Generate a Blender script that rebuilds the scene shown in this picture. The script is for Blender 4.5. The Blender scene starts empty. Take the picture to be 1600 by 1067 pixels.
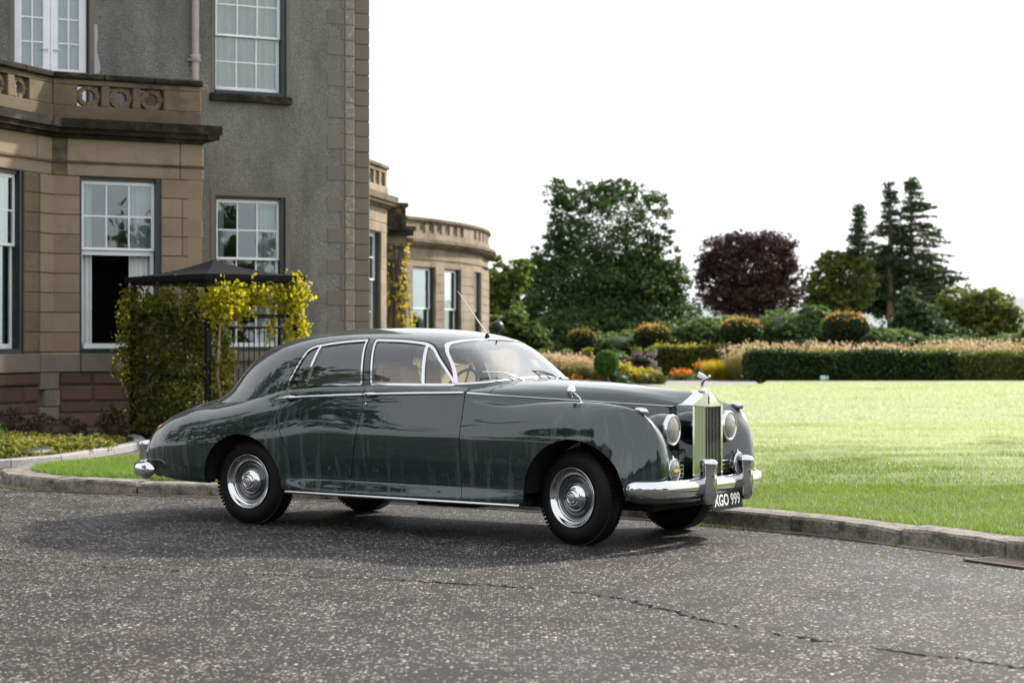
import bpy, bmesh, math, random
import numpy as np
from mathutils import Vector, Matrix, Euler
R = math.radians
random.seed(7)
rng = np.random.default_rng(7)
SC = bpy.context.scene
COL = SC.collection

# ---------------------------------------------------------------- camera, light, exposure
cam = bpy.data.cameras.new('camera'); camo = bpy.data.objects.new('camera', cam); COL.objects.link(camo)
camo.location = (0, 0, 1.5015); camo.rotation_euler = (R(90), 0, 0)
cam.sensor_width = 36; cam.lens = 69.264; cam.clip_start = .1; cam.clip_end = 3000
cam.dof.use_dof = True; cam.dof.focus_distance = 14.8; cam.dof.aperture_fstop = 3.3
SC.camera = camo

SUN_EL, SUN_AZ = 31, 46           # azimuth measured from +Y (view direction) towards +X
w = bpy.data.worlds.new('World'); SC.world = w; w.use_nodes = True
nt = w.node_tree; nt.nodes.clear()
sky = nt.nodes.new('ShaderNodeTexSky'); sky.sky_type = 'NISHITA'; sky.sun_disc = False
sky.sun_elevation = R(SUN_EL); sky.sun_rotation = R(SUN_AZ); sky.dust_density = 4; sky.air_density = 1.0; sky.ozone_density = 1
hs = nt.nodes.new('ShaderNodeHueSaturation'); hs.inputs['Saturation'].default_value = .3
mx = nt.nodes.new('ShaderNodeMix'); mx.data_type = 'RGBA'; mx.inputs['Factor'].default_value = .78
mx.inputs['B'].default_value = (9.4, 9.5, 9.8, 1)      # thin bright overcast over the whole sky
bg = nt.nodes.new('ShaderNodeBackground'); bg.inputs['Strength'].default_value = .115
ow = nt.nodes.new('ShaderNodeOutputWorld')
nt.links.new(sky.outputs[0], hs.inputs['Color']); nt.links.new(hs.outputs[0], mx.inputs['A'])
nt.links.new(mx.outputs['Result'], bg.inputs['Color']); nt.links.new(bg.outputs[0], ow.inputs[0])

sl = bpy.data.lights.new('sun', 'SUN'); sl.energy = 5.0; sl.angle = R(2.5); sl.color = (1, .93, .82)
so = bpy.data.objects.new('sun', sl); COL.objects.link(so)
sd = Vector((math.cos(R(SUN_EL)) * math.sin(R(SUN_AZ)), math.cos(R(SUN_EL)) * math.cos(R(SUN_AZ)), math.sin(R(SUN_EL))))
so.rotation_euler = sd.to_track_quat('Z', 'Y').to_euler(); so.location = (20, 20, 30)

vs = SC.view_settings
vs.view_transform = 'Standard'; vs.look = 'None'; vs.exposure = 0.65; vs.gamma = 1; vs.use_curve_mapping = False
SC.cycles.use_denoising = True
SC.cycles.max_bounces = 8; SC.cycles.diffuse_bounces = 3; SC.cycles.glossy_bounces = 4; SC.cycles.transparent_max_bounces = 24
SC.cycles.transmission_bounces = 4; SC.cycles.caustics_reflective = False; SC.cycles.caustics_refractive = False

# ---------------------------------------------------------------- material helpers
class NG:
    def __init__(s, name):
        s.m = bpy.data.materials.new(name); s.m.use_nodes = True
        s.t = s.m.node_tree; s.n = s.t.nodes; s.l = s.t.links
        s.b = s.n['Principled BSDF']; s.out = s.n['Material Output']
    def node(s, typ, **kw):
        nd = s.n.new(typ)
        for k, v in kw.items():
            if k in nd.inputs.keys(): 
                if isinstance(v, bpy.types.NodeSocket): s.l.new(v, nd.inputs[k])
                else: nd.inputs[k].default_value = v
            else: setattr(nd, k, v)
        return nd
    def coord(s, which='Object', scale=(1, 1, 1)):
        tc = s.n.new('ShaderNodeTexCoord'); mp = s.n.new('ShaderNodeMapping'); mp.inputs['Scale'].default_value = scale
        s.l.new(tc.outputs[which], mp.inputs[0]); return mp.outputs[0]
    def noise(s, co, scale, detail=4, rough=.55, dist=0):
        nd = s.node('ShaderNodeTexNoise', Scale=scale, Detail=detail, Roughness=rough, Distortion=dist)
        s.l.new(co, nd.inputs['Vector']); return nd.outputs['Fac']
    def ramp(s, fac, stops, interp='LINEAR'):
        nd = s.n.new('ShaderNodeValToRGB'); s.l.new(fac, nd.inputs[0]); cr = nd.color_ramp; cr.interpolation = interp
        while len(cr.elements) < len(stops): cr.elements.new(.5)
        for e, (p, c) in zip(cr.elements, stops):
            e.position = p; e.color = (*c, 1) if len(c) == 3 else c
        return nd.outputs[0]
    def mix(s, fac, a, b, mode='MIX'):
        nd = s.n.new('ShaderNodeMix'); nd.data_type = 'RGBA'; nd.blend_type = mode
        for k, v in (('Factor', fac), ('A', a), ('B', b)):
            i = nd.inputs[0] if k == 'Factor' else nd.inputs[6 if k == 'A' else 7]
            if isinstance(v, bpy.types.NodeSocket): s.l.new(v, i)
            elif k == 'Factor': i.default_value = v
            else: i.default_value = (*v, 1) if len(v) == 3 else v
        return nd.outputs[2]
    def math(s, op, a, b=0.0):
        nd = s.n.new('ShaderNodeMath'); nd.operation = op
        for i, v in enumerate((a, b)):
            if isinstance(v, bpy.types.NodeSocket): s.l.new(v, nd.inputs[i])
            else: nd.inputs[i].default_value = v
        return nd.outputs[0]
    def set(s, **kw):
        for k, v in kw.items():
            k = k.replace('_', ' ')
            i = s.b.inputs[k]
            if isinstance(v, bpy.types.NodeSocket): s.l.new(v, i)
            elif hasattr(i.default_value, '__len__') and len(v) == 3: i.default_value = (*v, 1)
            else: i.default_value = v
        return s
    def bump(s, h, strength=.4, dist=.02):
        nd = s.node('ShaderNodeBump', Strength=strength, Distance=dist); s.l.new(h, nd.inputs['Height'])
        s.l.new(nd.outputs[0], s.b.inputs['Normal']); return nd
MATS = {}
def simple(name, col, rough=.5, metal=0, **kw):
    if name in MATS: return MATS[name]
    g = NG(name); g.set(Base_Color=col, Roughness=rough, Metallic=metal, **kw); MATS[name] = g.m; return g.m

def speckle(name, c1, c2, scale=20, rough=.8, bump=.0, bs=60, coordname='Object', c3=None, s2=3, **kw):
    g = NG(name); co = g.coord(coordname)
    f = g.noise(co, scale, 5, .6)
    c = g.ramp(f, [(.3, c1), (.7, c2)])
    if c3:
        f2 = g.noise(co, s2, 5, .65); k = g.ramp(f2, [(.45, (0, 0, 0)), (.68, (1, 1, 1))]); c = g.mix(k, c, c3)
    g.set(Base_Color=c, Roughness=rough, **kw)
    if bump: g.bump(g.noise(co, bs, 6, .6), bump, .02)
    MATS[name] = g.m; return g.m

# ---------------------------------------------------------------- mesh helpers
def link(o, parent=None):
    COL.objects.link(o)
    if parent is not None: o.parent = parent
    return o
def newmesh(name, V, F, mats, smooth=False, normals=None, midx=None):
    me = bpy.data.meshes.new(name)
    V = np.asarray(V, dtype=np.float64)
    me.from_pydata([tuple(v) for v in V] if len(V) < 1 else V.tolist(), [], [list(f) for f in F])
    if not isinstance(mats, (list, tuple)): mats = [mats]
    for m in mats: me.materials.append(m)
    if midx is not None: me.polygons.foreach_set('material_index', np.asarray(midx, dtype=np.int32))
    if smooth is True: me.polygons.foreach_set('use_smooth', np.ones(len(me.polygons), dtype=bool))
    elif smooth is not False: me.polygons.foreach_set('use_smooth', np.asarray(smooth, dtype=bool))
    me.update()
    if normals is not None: me.normals_split_custom_set_from_vertices(np.asarray(normals).tolist())
    return me
def mob(name, V, F, mats, parent=None, smooth=False, normals=None, midx=None):
    me = newmesh(name, V, F, mats, smooth, normals, midx)
    return link(bpy.data.objects.new(name, me), parent)
def tag(o, label=None, cat=None, group=None, kind=None):
    if label: o['label'] = label
    if cat: o['category'] = cat
    if group: o['group'] = group
    if kind: o['kind'] = kind
    return o
def empty(name, loc=(0, 0, 0), rz=0.0):
    o = bpy.data.objects.new(name, None); link(o); o.location = loc; o.rotation_euler = (0, 0, rz); o.empty_display_size = .2
    return o

class MB:
    """collects pieces of one mesh"""
    def __init__(s): s.v = []; s.f = []; s.s = []; s.m = []
    def add(s, V, F, smooth=False, mat=0):
        o = len(s.v); s.v += [tuple(map(float, p)) for p in V]; s.f += [[i + o for i in f] for f in F]
        s.s += [smooth] * len(F); s.m += [mat] * len(F); return s
    def box(s, c, d, rz=0.0, bev=0.0, mat=0, M=None):
        cx, cy, cz = c; dx, dy, dz = d[0] / 2, d[1] / 2, d[2] / 2
        b = min(bev, dx * .9, dy * .9, dz * .9)
        if b <= 0:
            P = [(x, y, z) for z in (-dz, dz) for x, y in ((-dx, -dy), (dx, -dy), (dx, dy), (-dx, dy))]
            F = [[3, 2, 1, 0], [4, 5, 6, 7], [0, 1, 5, 4], [1, 2, 6, 5], [2, 3, 7, 6], [3, 0, 4, 7]]
        else:
            P = []; idx = {}
            for sx in (-1, 1):
                for sy in (-1, 1):
                    for sz in (-1, 1):
                        for ax in range(3):
                            p = [sx * (dx - b), sy * (dy - b), sz * (dz - b)]; p[ax] += (sx, sy, sz)[ax] * b
                            idx[(sx, sy, sz, ax)] = len(P); P.append(tuple(p))
            F = []
            I = idx
            for sg in (-1, 1):
                F.append([I[(sg, a, c_, 0)] for a, c_ in ((-1, -1), (1, -1), (1, 1), (-1, 1))][::sg])
                F.append([I[(a, sg, c_, 1)] for a, c_ in ((-1, -1), (1, -1), (1, 1), (-1, 1))][::-sg])
                F.append([I[(a, c_, sg, 2)] for a, c_ in ((-1, -1), (1, -1), (1, 1), (-1, 1))][::sg])
            for a in (-1, 1):
                for c_ in (-1, 1):
                    F.append([I[(a, c_, -1, 0)], I[(a, c_, 1, 0)], I[(a, c_, 1, 1)], I[(a, c_, -1, 1)]][::a * c_])
                    F.append([I[(a, -1, c_, 0)], I[(a, -1, c_, 2)], I[(a, 1, c_, 2)], I[(a, 1, c_, 0)]][::a * c_])
                    F.append([I[(-1, a, c_, 1)], I[(1, a, c_, 1)], I[(1, a, c_, 2)], I[(-1, a, c_, 2)]][::a * c_])
            for a in (-1, 1):
                for c_ in (-1, 1):
                    for e in (-1, 1):
                        F.append([I[(a, c_, e, 0)], I[(a, c_, e, 1)], I[(a, c_, e, 2)]][::a * c_ * e])
        if M is not None: P = [tuple(M @ Vector(p)) for p in P]
        if rz:
            ca, sa = math.cos(rz), math.sin(rz); P = [(x * ca - y * sa, x * sa + y * ca, z) for x, y, z in P]
        return s.add([(x + cx, y + cy, z + cz) for x, y, z in P], F, False, mat)
    def tube(s, path, r, n=8, caps=True, mat=0, smooth=True, flat=None):
        path = [Vector(p) for p in path]; rr = r if hasattr(r, '__len__') else [r] * len(path)
        V = []; up = Vector((0, 0, 1)); prev = None
        for i, p in enumerate(path):
            t = (path[min(i + 1, len(path) - 1)] - path[max(i - 1, 0)]).normalized()
            if prev is None:
                a = t.cross(up); 
                if a.length < 1e-3: a = t.cross(Vector((1, 0, 0)))
                a.normalize()
            else: a = (prev - t * prev.dot(t)).normalized()
            prev = a; b = t.cross(a)
            for k in range(n):
                th = 2 * math.pi * k / n; q = a * math.cos(th) + b * math.sin(th) * (flat or 1)
                V.append(p + q * rr[i])
        F = []
        for i in range(len(path) - 1):
            for k in range(n):
                F.append([i * n + k, (i + 1) * n + k, (i + 1) * n + (k + 1) % n, i * n + (k + 1) % n][::-1])
        s.add(V, F, smooth, mat)
        if caps:
            s.add(V[:n], [list(range(n))], False, mat); s.add(V[-n:], [list(range(n))[::-1]], False, mat)
        return s
    def lathe(s, prof, n=32, axis='z', c=(0, 0, 0), mat=0, smooth=True, a0=0.0, a1=2 * math.pi):
        """prof: (radius, height)"""
        full = abs(a1 - a0 - 2 * math.pi) < 1e-6
        m = n if full else n + 1; V = []
        for r_, h in prof:
            for k in range(m):
                th = a0 + (a1 - a0) * k / n; x, y = r_ * math.cos(th), r_ * math.sin(th)
                p = (x, y, h) if axis == 'z' else ((x, h, y) if axis == 'y' else (h, x, y))
                V.append((p[0] + c[0], p[1] + c[1], p[2] + c[2]))
        F = []
        for i in range(len(prof) - 1):
            for k in range(n):
                k2 = (k + 1) % m if full else k + 1
                f = [i * m + k, i * m + k2, (i + 1) * m + k2, (i + 1) * m + k]
                if axis == 'y': f = f[::-1]
                F.append(f)
        return s.add(V, F, smooth, mat)
    def prism(s, poly, z0, z1, mat=0):
        n = len(poly); V = [(x, y, z0) for x, y in poly] + [(x, y, z1) for x, y in poly]
        return s.add(V, [list(range(n))[::-1], list(range(n, 2 * n))] + [[i, (i + 1) % n, n + (i + 1) % n, n + i] for i in range(n)], False, mat)
    def build(s, name, mats, parent=None):
        return mob(name, s.v, s.f, mats, parent, smooth=s.s, midx=s.m)
    def mesh(s, name, mats): return newmesh(name, s.v, s.f, mats, smooth=s.s, midx=s.m)

def spline(P, t, ts):
    """non-uniform Catmull-Rom through P (n,...) at knots t"""
    P = np.asarray(P, float); t = np.asarray(t, float); n = len(t)
    h = np.diff(t); sh = (slice(None),) + (None,) * (P.ndim - 1)
    d = (P[1:] - P[:-1]) / h[sh]
    m = np.zeros_like(P)
    m[0], m[-1] = d[0], d[-1]
    for i in range(1, n - 1): m[i] = (d[i - 1] * h[i] + d[i] * h[i - 1]) / (h[i] + h[i - 1])
    ts = np.asarray(ts, float); k = np.clip(np.searchsorted(t, ts, side='right') - 1, 0, n - 2)
    u = ((ts - t[k]) / h[k])[sh]; hk = h[k][sh]
    return (2 * u**3 - 3 * u**2 + 1) * P[k] + (u**3 - 2 * u**2 + u) * hk * m[k] + (-2 * u**3 + 3 * u**2) * P[k + 1] + (u**3 - u**2) * hk * m[k + 1]
def chord(P): 
    d = np.linalg.norm(np.diff(np.asarray(P, float), axis=0), axis=-1); return np.concatenate([[0], np.cumsum(d)])
def loft(C, uk, us, nv):
    """C: ribs x profile x 3 -> grid"""
    C = np.asarray(C, float)
    vk = np.mean([chord(r_) / chord(r_)[-1] for r_ in C], axis=0)
    vsmp = np.linspace(0, 1, nv)
    D = np.stack([spline(r_, vk, vsmp) for r_ in C])
    return spline(D, uk, us)
def grid_normals(G):
    du = np.gradient(G, axis=0); dv = np.gradient(G, axis=1); n = np.cross(du, dv)
    return n / np.maximum(np.linalg.norm(n, axis=-1, keepdims=True), 1e-9)
def grid_faces(nu, nv):
    i = np.arange(nu - 1)[:, None] * nv + np.arange(nv - 1)[None]; i = i.ravel()
    return np.stack([i, i + nv, i + nv + 1, i + 1], 1)
class Srf:
    """a mesh surface with its own normals that can be cut by a scalar field"""
    def __init__(s, V, N, F): s.V, s.N, s.F = np.asarray(V, float), np.asarray(N, float), [tuple(f) for f in F]
    @staticmethod
    def grid(G, flip=False):
        N = grid_normals(G); F = grid_faces(*G.shape[:2])
        if flip: N = -N; F = F[:, ::-1]
        return Srf(G.reshape(-1, 3), N.reshape(-1, 3), F)
    def mirror(s):
        m = np.array([1, -1, 1]); return Srf(s.V * m, s.N * m, [f[::-1] for f in s.F])
    def __add__(s, o):
        k = len(s.V); return Srf(np.vstack([s.V, o.V]), np.vstack([s.N, o.N]), s.F + [tuple(i + k for i in f) for f in o.F])
    def keep(s, g):
        """keep the part where g(V) >= 0"""
        g = g(s.V) if callable(g) else g
        V = list(s.V); N = list(s.N); pos = g >= 0; F = []; cache = {}
        for f in s.F:
            c = [pos[i] for i in f]
            if all(c): F.append(f)
            elif any(c):
                o = []
                for a, b in zip(f, f[1:] + f[:1]):
                    if pos[a]: o.append(a)
                    if pos[a] != pos[b]:
                        key = (min(a, b), max(a, b))
                        if key not in cache:
                            i, j = key; t = g[i] / (g[i] - g[j])
                            cache[key] = len(V); V.append(s.V[i] * (1 - t) + s.V[j] * t); N.append(s.N[i] * (1 - t) + s.N[j] * t)
                        o.append(cache[key])
                if len(o) >= 3: F.append(tuple(o))
        used = sorted({i for f in F for i in f}); mp = {k: i for i, k in enumerate(used)}
        if not used: return Srf(np.zeros((0, 3)), np.zeros((0, 3)), [])
        return Srf(np.array(V)[used], np.array(N)[used], [tuple(mp[i] for i in f) for f in F])
    def offset(s, d): return Srf(s.V + s.N * d, s.N, s.F)
    def flanged(s, depth, bevel=0.0):
        """turn free edges inward by depth so the panel shows an edge"""
        cnt = {}
        for f in s.F:
            for a, b in zip(f, f[1:] + f[:1]):
                cnt[(a, b)] = cnt.get((a, b), 0) + 1
        be = [(a, b) for (a, b) in cnt if (b, a) not in cnt]
        V = list(s.V); N = list(s.N); F = list(s.F); mp = {}
        top = {}
        for a, b in be:
            for i in (a, b):
                if i not in mp:
                    mp[i] = len(V); V.append(s.V[i] - s.N[i] * depth); N.append(s.N[i])
        k0 = len(F)
        for a, b in be: F.append((b, a, mp[a], mp[b]))
        r = Srf(np.array(V), np.array(N), F); r.k0 = k0; return r
    def build(s, name, mat, parent=None, flange=0.0):
        q = s.flanged(flange) if flange else s
        if flange:
            me = newmesh(name, q.V, q.F, mat, True)
            # split normals: panel faces keep surface normals, flange faces are flat
            ln = np.zeros((len(me.loops), 3)); li = 0
            vi = np.zeros(len(me.loops), dtype=np.int32); me.loops.foreach_get('vertex_index', vi)
            ps = np.zeros(len(me.polygons), dtype=np.int32); me.polygons.foreach_get('loop_start', ps)
            pn = np.zeros(len(me.polygons) * 3); me.polygons.foreach_get('normal', pn); pn = pn.reshape(-1, 3)
            ln = q.N[vi]
            st = ps[q.k0] if q.k0 < len(ps) else len(vi)
            lt = np.zeros(len(me.polygons), dtype=np.int32); me.polygons.foreach_get('loop_total', lt)
            ln[st:] = np.repeat(pn[q.k0:], lt[q.k0:], axis=0)
            me.normals_split_custom_set(ln.tolist())
            return link(bpy.data.objects.new(name, me), parent)
        return mob(name, q.V, q.F, mat, parent, True, q.N)
def poly_sdf(P, x, y):
    """signed distance to polygon, positive inside"""
    P = np.asarray(P, float); d = np.full(x.shape, 1e9); ins = np.zeros(x.shape, bool)
    for (x0, y0), (x1, y1) in zip(P, np.roll(P, -1, 0)):
        ex, ey = x1 - x0, y1 - y0; wx, wy = x - x0, y - y0
        t = np.clip((wx * ex + wy * ey) / (ex * ex + ey * ey + 1e-12), 0, 1)
        d = np.minimum(d, np.hypot(wx - ex * t, wy - ey * t))
        c = ((y0 <= y) & (y < y1)) | ((y1 <= y) & (y < y0))
        with np.errstate(divide='ignore', invalid='ignore'):
            xi = x0 + (y - y0) / (y1 - y0 if y1 != y0 else 1e-12) * ex
        ins ^= c & (x < xi)
    return np.where(ins, d, -d)
def rounded(P, r, n=6):
    """round the corners of a polygon; r a number or one per corner"""
    P = [Vector((*p, 0)) for p in P]; out = []; N = len(P)
    for i, p in enumerate(P):
        q = r[i] if hasattr(r, '__len__') else r
        a = P[i - 1] - p; b = P[(i + 1) % N] - p
        q = min(q, a.length * .45, b.length * .45)
        if q <= 1e-4: out.append((p.x, p.y)); continue
        a = p + a.normalized() * q; b = p + b.normalized() * q
        for k in range(n + 1):
            t = k / n; z = a * (1 - t)**2 + p * 2 * t * (1 - t) + b * t * t; out.append((z.x, z.y))
    return out
# ================================================================ ground, drive, lawn
def fastmesh(name, V, T, mats, midx=None, smooth=False):
    """triangles or quads given as an array"""
    me = bpy.data.meshes.new(name); V = np.asarray(V, np.float32); T = np.asarray(T, np.int32); k = T.shape[1]
    me.vertices.add(len(V)); me.vertices.foreach_set('co', V.ravel())
    me.loops.add(T.size); me.loops.foreach_set('vertex_index', T.ravel())
    me.polygons.add(len(T)); me.polygons.foreach_set('loop_start', np.arange(len(T), dtype=np.int32) * k)
    if midx is not None: me.polygons.foreach_set('material_index', np.asarray(midx, np.int32))
    for m in (mats if isinstance(mats, (list, tuple)) else [mats]): me.materials.append(m)
    me.update(calc_edges=True); me.validate(); return me
def asphalt():
    g = NG('chipped asphalt'); co = g.coord('Object')
    big = g.noise(co, .35, 4, .6); mid = g.noise(co, 2.2, 4, .6)
    base = g.ramp(g.noise(co, 28, 6, .7), [(.25, (.0072, .0062, .0058)), (.75, (.0275, .0228, .0208))])
    base = g.mix(g.ramp(mid, [(.40, (0, 0, 0)), (.70, (.6, .6, .6))]), base, (.036, .030, .0265))
    base = g.mix(g.ramp(big, [(.40, (0, 0, 0)), (.66, (.35, .35, .35))]), base, (.015, .015, .017))
    hs_ = []
    col = base; hgt = None
    for sc, thr, rad_ in ((44, .74, .46), (70, .76, .44)):
        vo = g.node('ShaderNodeTexVoronoi', Scale=sc, Randomness=1.0); 
        wp = g.node('ShaderNodeVectorMath', operation='ADD')
        nz = g.node('ShaderNodeTexNoise', Scale=sc * .9, Detail=1.0); g.l.new(co, nz.inputs['Vector'])
        sc_ = g.node('ShaderNodeVectorMath', operation='SCALE'); g.l.new(nz.outputs['Color'], sc_.inputs[0]); sc_.inputs['Scale'].default_value = .35 / sc
        g.l.new(co, wp.inputs[0]); g.l.new(sc_.outputs[0], wp.inputs[1]); g.l.new(wp.outputs[0], vo.inputs['Vector'])
        sp = g.node('ShaderNodeSeparateColor'); g.l.new(vo.outputs['Color'], sp.inputs[0])
        dens = g.math('ADD', g.math('MULTIPLY', g.math('SUBTRACT', mid, .5), -.9), thr)
        a = g.math('GREATER_THAN', sp.outputs[0], dens); b = g.math('LESS_THAN', vo.outputs['Distance'], g.math('MULTIPLY', g.math('ADD', sp.outputs[1], .35), rad_))
        m = g.math('MULTIPLY', a, b)
        tone = g.ramp(sp.outputs[2], [(0, (.10, .094, .090)), (.5, (.24, .233, .226)), (1, (.47, .462, .45))])
        col = g.mix(m, col, tone)
        h = g.math('MULTIPLY', m, g.math('SUBTRACT', .6, vo.outputs['Distance'])); hgt = h if hgt is None else g.math('MAXIMUM', hgt, h)
    fine = g.noise(co, 120, 4, .7)
    r = g.ramp(g.noise(co, .6, 4, .6), [(.3, (.52, .52, .52)), (.7, (.8, .8, .8))])
    g.set(Base_Color=col, Roughness=r, Specular_IOR_Level=.22)
    g.bump(g.math('ADD', g.math('MULTIPLY', hgt, 1.2), g.math('MULTIPLY', fine, .5)), .55, .012)
    return g.m
ASPHALT = asphalt()
def grass_mat(name, c1, c2, dew=0.0):
    g = NG(name); co = g.coord('Object'); geo = g.node('ShaderNodeNewGeometry')
    n1 = g.noise(co, .8, 4, .6); n2 = g.noise(co, 26, 4, .7)
    c = g.ramp(n2, [(.25, c1), (.75, c2)]); c = g.mix(g.ramp(n1, [(.4, (0, 0, 0)), (.7, (.5, .5, .5))]), c, (c2[0] * 1.5, c2[1] * 1.25, c2[2] * .9))
    if dew:
        d = g.noise(g.coord('Object', (.42, .70, 1)), 1.0, 8, .72, .6)
        sp = g.node('ShaderNodeSeparateXYZ'); g.l.new(co, sp.inputs[0])
        far = g.node('ShaderNodeMapRange'); g.l.new(sp.outputs[1], far.inputs[0]); far.inputs[1].default_value = 14; far.inputs[2].default_value = 30; far.inputs[3].default_value = -.22; far.inputs[4].default_value = .16
        d = g.math('ADD', d, far.outputs[0])
        k = g.ramp(d, [(.40, (0, 0, 0)), (.62, (dew, dew, dew))])
        # pale dew and its glint are put into the colour, stronger with distance
        c = g.mix(k, c, (.62, .66, .43))
    rnd = geo.outputs['Random Per Island']
    c = g.mix(g.math('MULTIPLY', rnd, .45), c, (c2[0] * 1.9, c2[1] * 1.6, c2[2] * 1.1))
    g.set(Base_Color=c, Roughness=.55, Specular_IOR_Level=.5, Sheen_Weight=.2)
    n, l = g.n, g.l
    tl = g.node('ShaderNodeBsdfTranslucent'); l.new(g.mix(.25, c, (.45, .60, .10)), tl.inputs[0])
    mx = g.node('ShaderNodeMixShader'); mx.inputs[0].default_value = .42; l.new(g.b.outputs[0], mx.inputs[1]); l.new(tl.outputs[0], mx.inputs[2]); l.new(mx.outputs[0], g.out.inputs[0])
    return g.m
LAWN = grass_mat('dewy lawn', (.045, .085, .010), (.12, .19, .020), .92)
LAWNL = grass_mat('green lawn', (.05, .11, .008), (.10, .20, .012), 0)
ROUGHG = grass_mat('rough grass', (.03, .05, .012), (.06, .09, .02), 0)
SOIL = speckle('soil', (.02, .014, .010), (.05, .036, .025), 14, .95, .6, 30)
PATH = speckle('grey path', (.17, .16, .165), (.24, .23, .235), 12, .8, .2, 60)
PATHL = speckle('brown path', (.07, .052, .046), (.12, .095, .085), 24, .75, .4, 90)
GRANITE = speckle('kerb granite', (.13, .115, .095), (.33, .30, .26), 40, .85, 1.0, 50, c3=(.055, .052, .036), s2=7)

def sheet(name, poly, z, mat, kind='structure', tri=False):
    o = mob(name, [(x, y, z) for x, y in poly], [list(range(len(poly)))], mat); tag(o, kind=kind); return o
sheet('ground', [(-900, -200), (900, -200), (900, 1500), (-900, 1500)], -.02, ROUGHG)
sheet('drive', [(-60, -60), (60, -60), (60, 24), (14, 40), (7, 50), (1, 56), (-2.4, 52), (-2.6, 38), (-14, 34), (-60, 30)], 0.0, ASPHALT)

KP = [(16, 0), (10.5, 2.6), (7.2, 6.6), (5.2, 10.3), (4.15, 12.35), (3.51, 13.5), (3.03, 14.33), (2.47, 15.18), (1.68, 16.13), (.5, 17.25), (-1.1, 18.35), (-2.86, 19.10), (-3.51, 19.30), (-4.21, 19.60), (-4.85, 20.0), (-5.30, 20.65), (-5.52, 21.4), (-5.42, 22.15), (-5.05, 22.95), (-4.55, 23.9), (-3.6, 25.0), (-2.2, 26.5), (-1.0, 28.5), (0.2, 33), (1.0, 42), (1.3, 56)]
kc = chord(KP); KS = spline(KP, kc, np.linspace(0, kc[-1], 700)); kS = chord(KS)
def kpt(s): return np.array([np.interp(s, kS, KS[:, 0]), np.interp(s, kS, KS[:, 1])])
def knrm(s):
    a = kpt(min(s + .05, kS[-1])) - kpt(max(s - .05, 0)); a /= np.linalg.norm(a); return np.array([a[1], -a[0]])     # towards the lawn
s_kerb = kS[np.argmin(np.abs(KS[:, 0] - 3.51) + np.abs(KS[:, 1] - 13.5))]
if np.dot(knrm(s_kerb), (1, .6)) < 0:
    _kn = knrm; knrm = lambda s: -_kn(s)
kerb = tag(empty('kerb', (0, 0, 0)), kind='structure')
KH, KW = .125, .34
def kerb_stone(s0, s1, h, wd, parent, seed):
    rr = random.Random(seed); m = MB(); n = max(2, int((s1 - s0) / .22)); V = []; b = .022
    j = [rr.uniform(-.014, .010) for _ in range(4)]; jo = rr.uniform(-.014, .014)
    for i in range(n + 1):
        s_ = s0 + (s1 - s0) * i / n; p = kpt(s_); q = knrm(s_); e = .012 if i in (0, n) else 0
        hh = h + j[0] + (j[1] - j[0]) * i / n
        for o_, z in ((e + rr.uniform(0, .012), -.03), (e + rr.uniform(0, .010), hh * .5), (e + rr.uniform(0, .008), hh - b - e), (b + e, hh - e), (wd * .5, hh + .003), (wd - b, hh), (wd, hh - b), (wd, -.03)):
            V.append((p[0] + q[0] * (o_ + jo), p[1] + q[1] * (o_ + jo), z + rr.uniform(-.004, .004)))
    F = []
    for i in range(n):
        for k in range(7): F.append([i * 8 + k, i * 8 + k + 1, (i + 1) * 8 + k + 1, (i + 1) * 8 + k])
    m.add(V, F, False); m.add(V[:8], [list(range(8))[::-1]]); m.add(V[-8:], [list(range(8))])
    return m.build('kerb_stone', GRANITE, parent)
s = 4.0; i = 0
# joints seen in the photograph
jr = [kS[np.argmin((KS[:, 0] - x)**2 + (KS[:, 1] - y)**2)] for x, y in ((3.42, 13.66), (2.84, 14.63), (2.19, 15.52))]
cuts = sorted(set(list(np.arange(jr[0] - 9 * .98, jr[0] - .5, .98)) + jr + list(np.arange(jr[2] + 1.02, kS[-1] - 1, 1.02))))
for a, b in zip(cuts, cuts[1:]): kerb_stone(a + .012, b - .012, KH, KW, kerb, int(a * 100))
# gutter: a strip of swept, paler road along the foot of the kerb
gv = []
for s_ in np.linspace(cuts[0], kS[-1] - 30, 260):
    p = kpt(s_); q = knrm(s_); wv = .10 + .05 * math.sin(s_ * 2.3) * math.sin(s_ * .7)
    gv += [(p[0] + q[0] * .02, p[1] + q[1] * .02, .004), (p[0] - q[0] * wv, p[1] - q[1] * wv, .004)]
GUT = speckle('gutter silt', (.11, .09, .075), (.18, .15, .125), 20, .85, .2, 60)
tag(mob('gutter', gv, [[2 * i, 2 * i + 1, 2 * i + 3, 2 * i + 2] for i in range(len(gv) // 2 - 1)], GUT), kind='structure')
# lawn sheet inside the kerb, rising a little to the middle
inner = [kpt(s_) + knrm(s_) * (KW - .02) for s_ in np.linspace(cuts[0], kS[-1], 220)]
lawn_poly = [tuple(p) for p in inner] + [(4.2, 61), (6.5, 61.6), (8.2, 64.5), (9.0, 69.5), (70, 71), (70, 10), (30, -4)]
lv = [(x, y, .118) for x, y in lawn_poly]
lo = mob('lawn', lv, [list(range(len(lv)))], LAWN); tag(lo, kind='structure')
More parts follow.
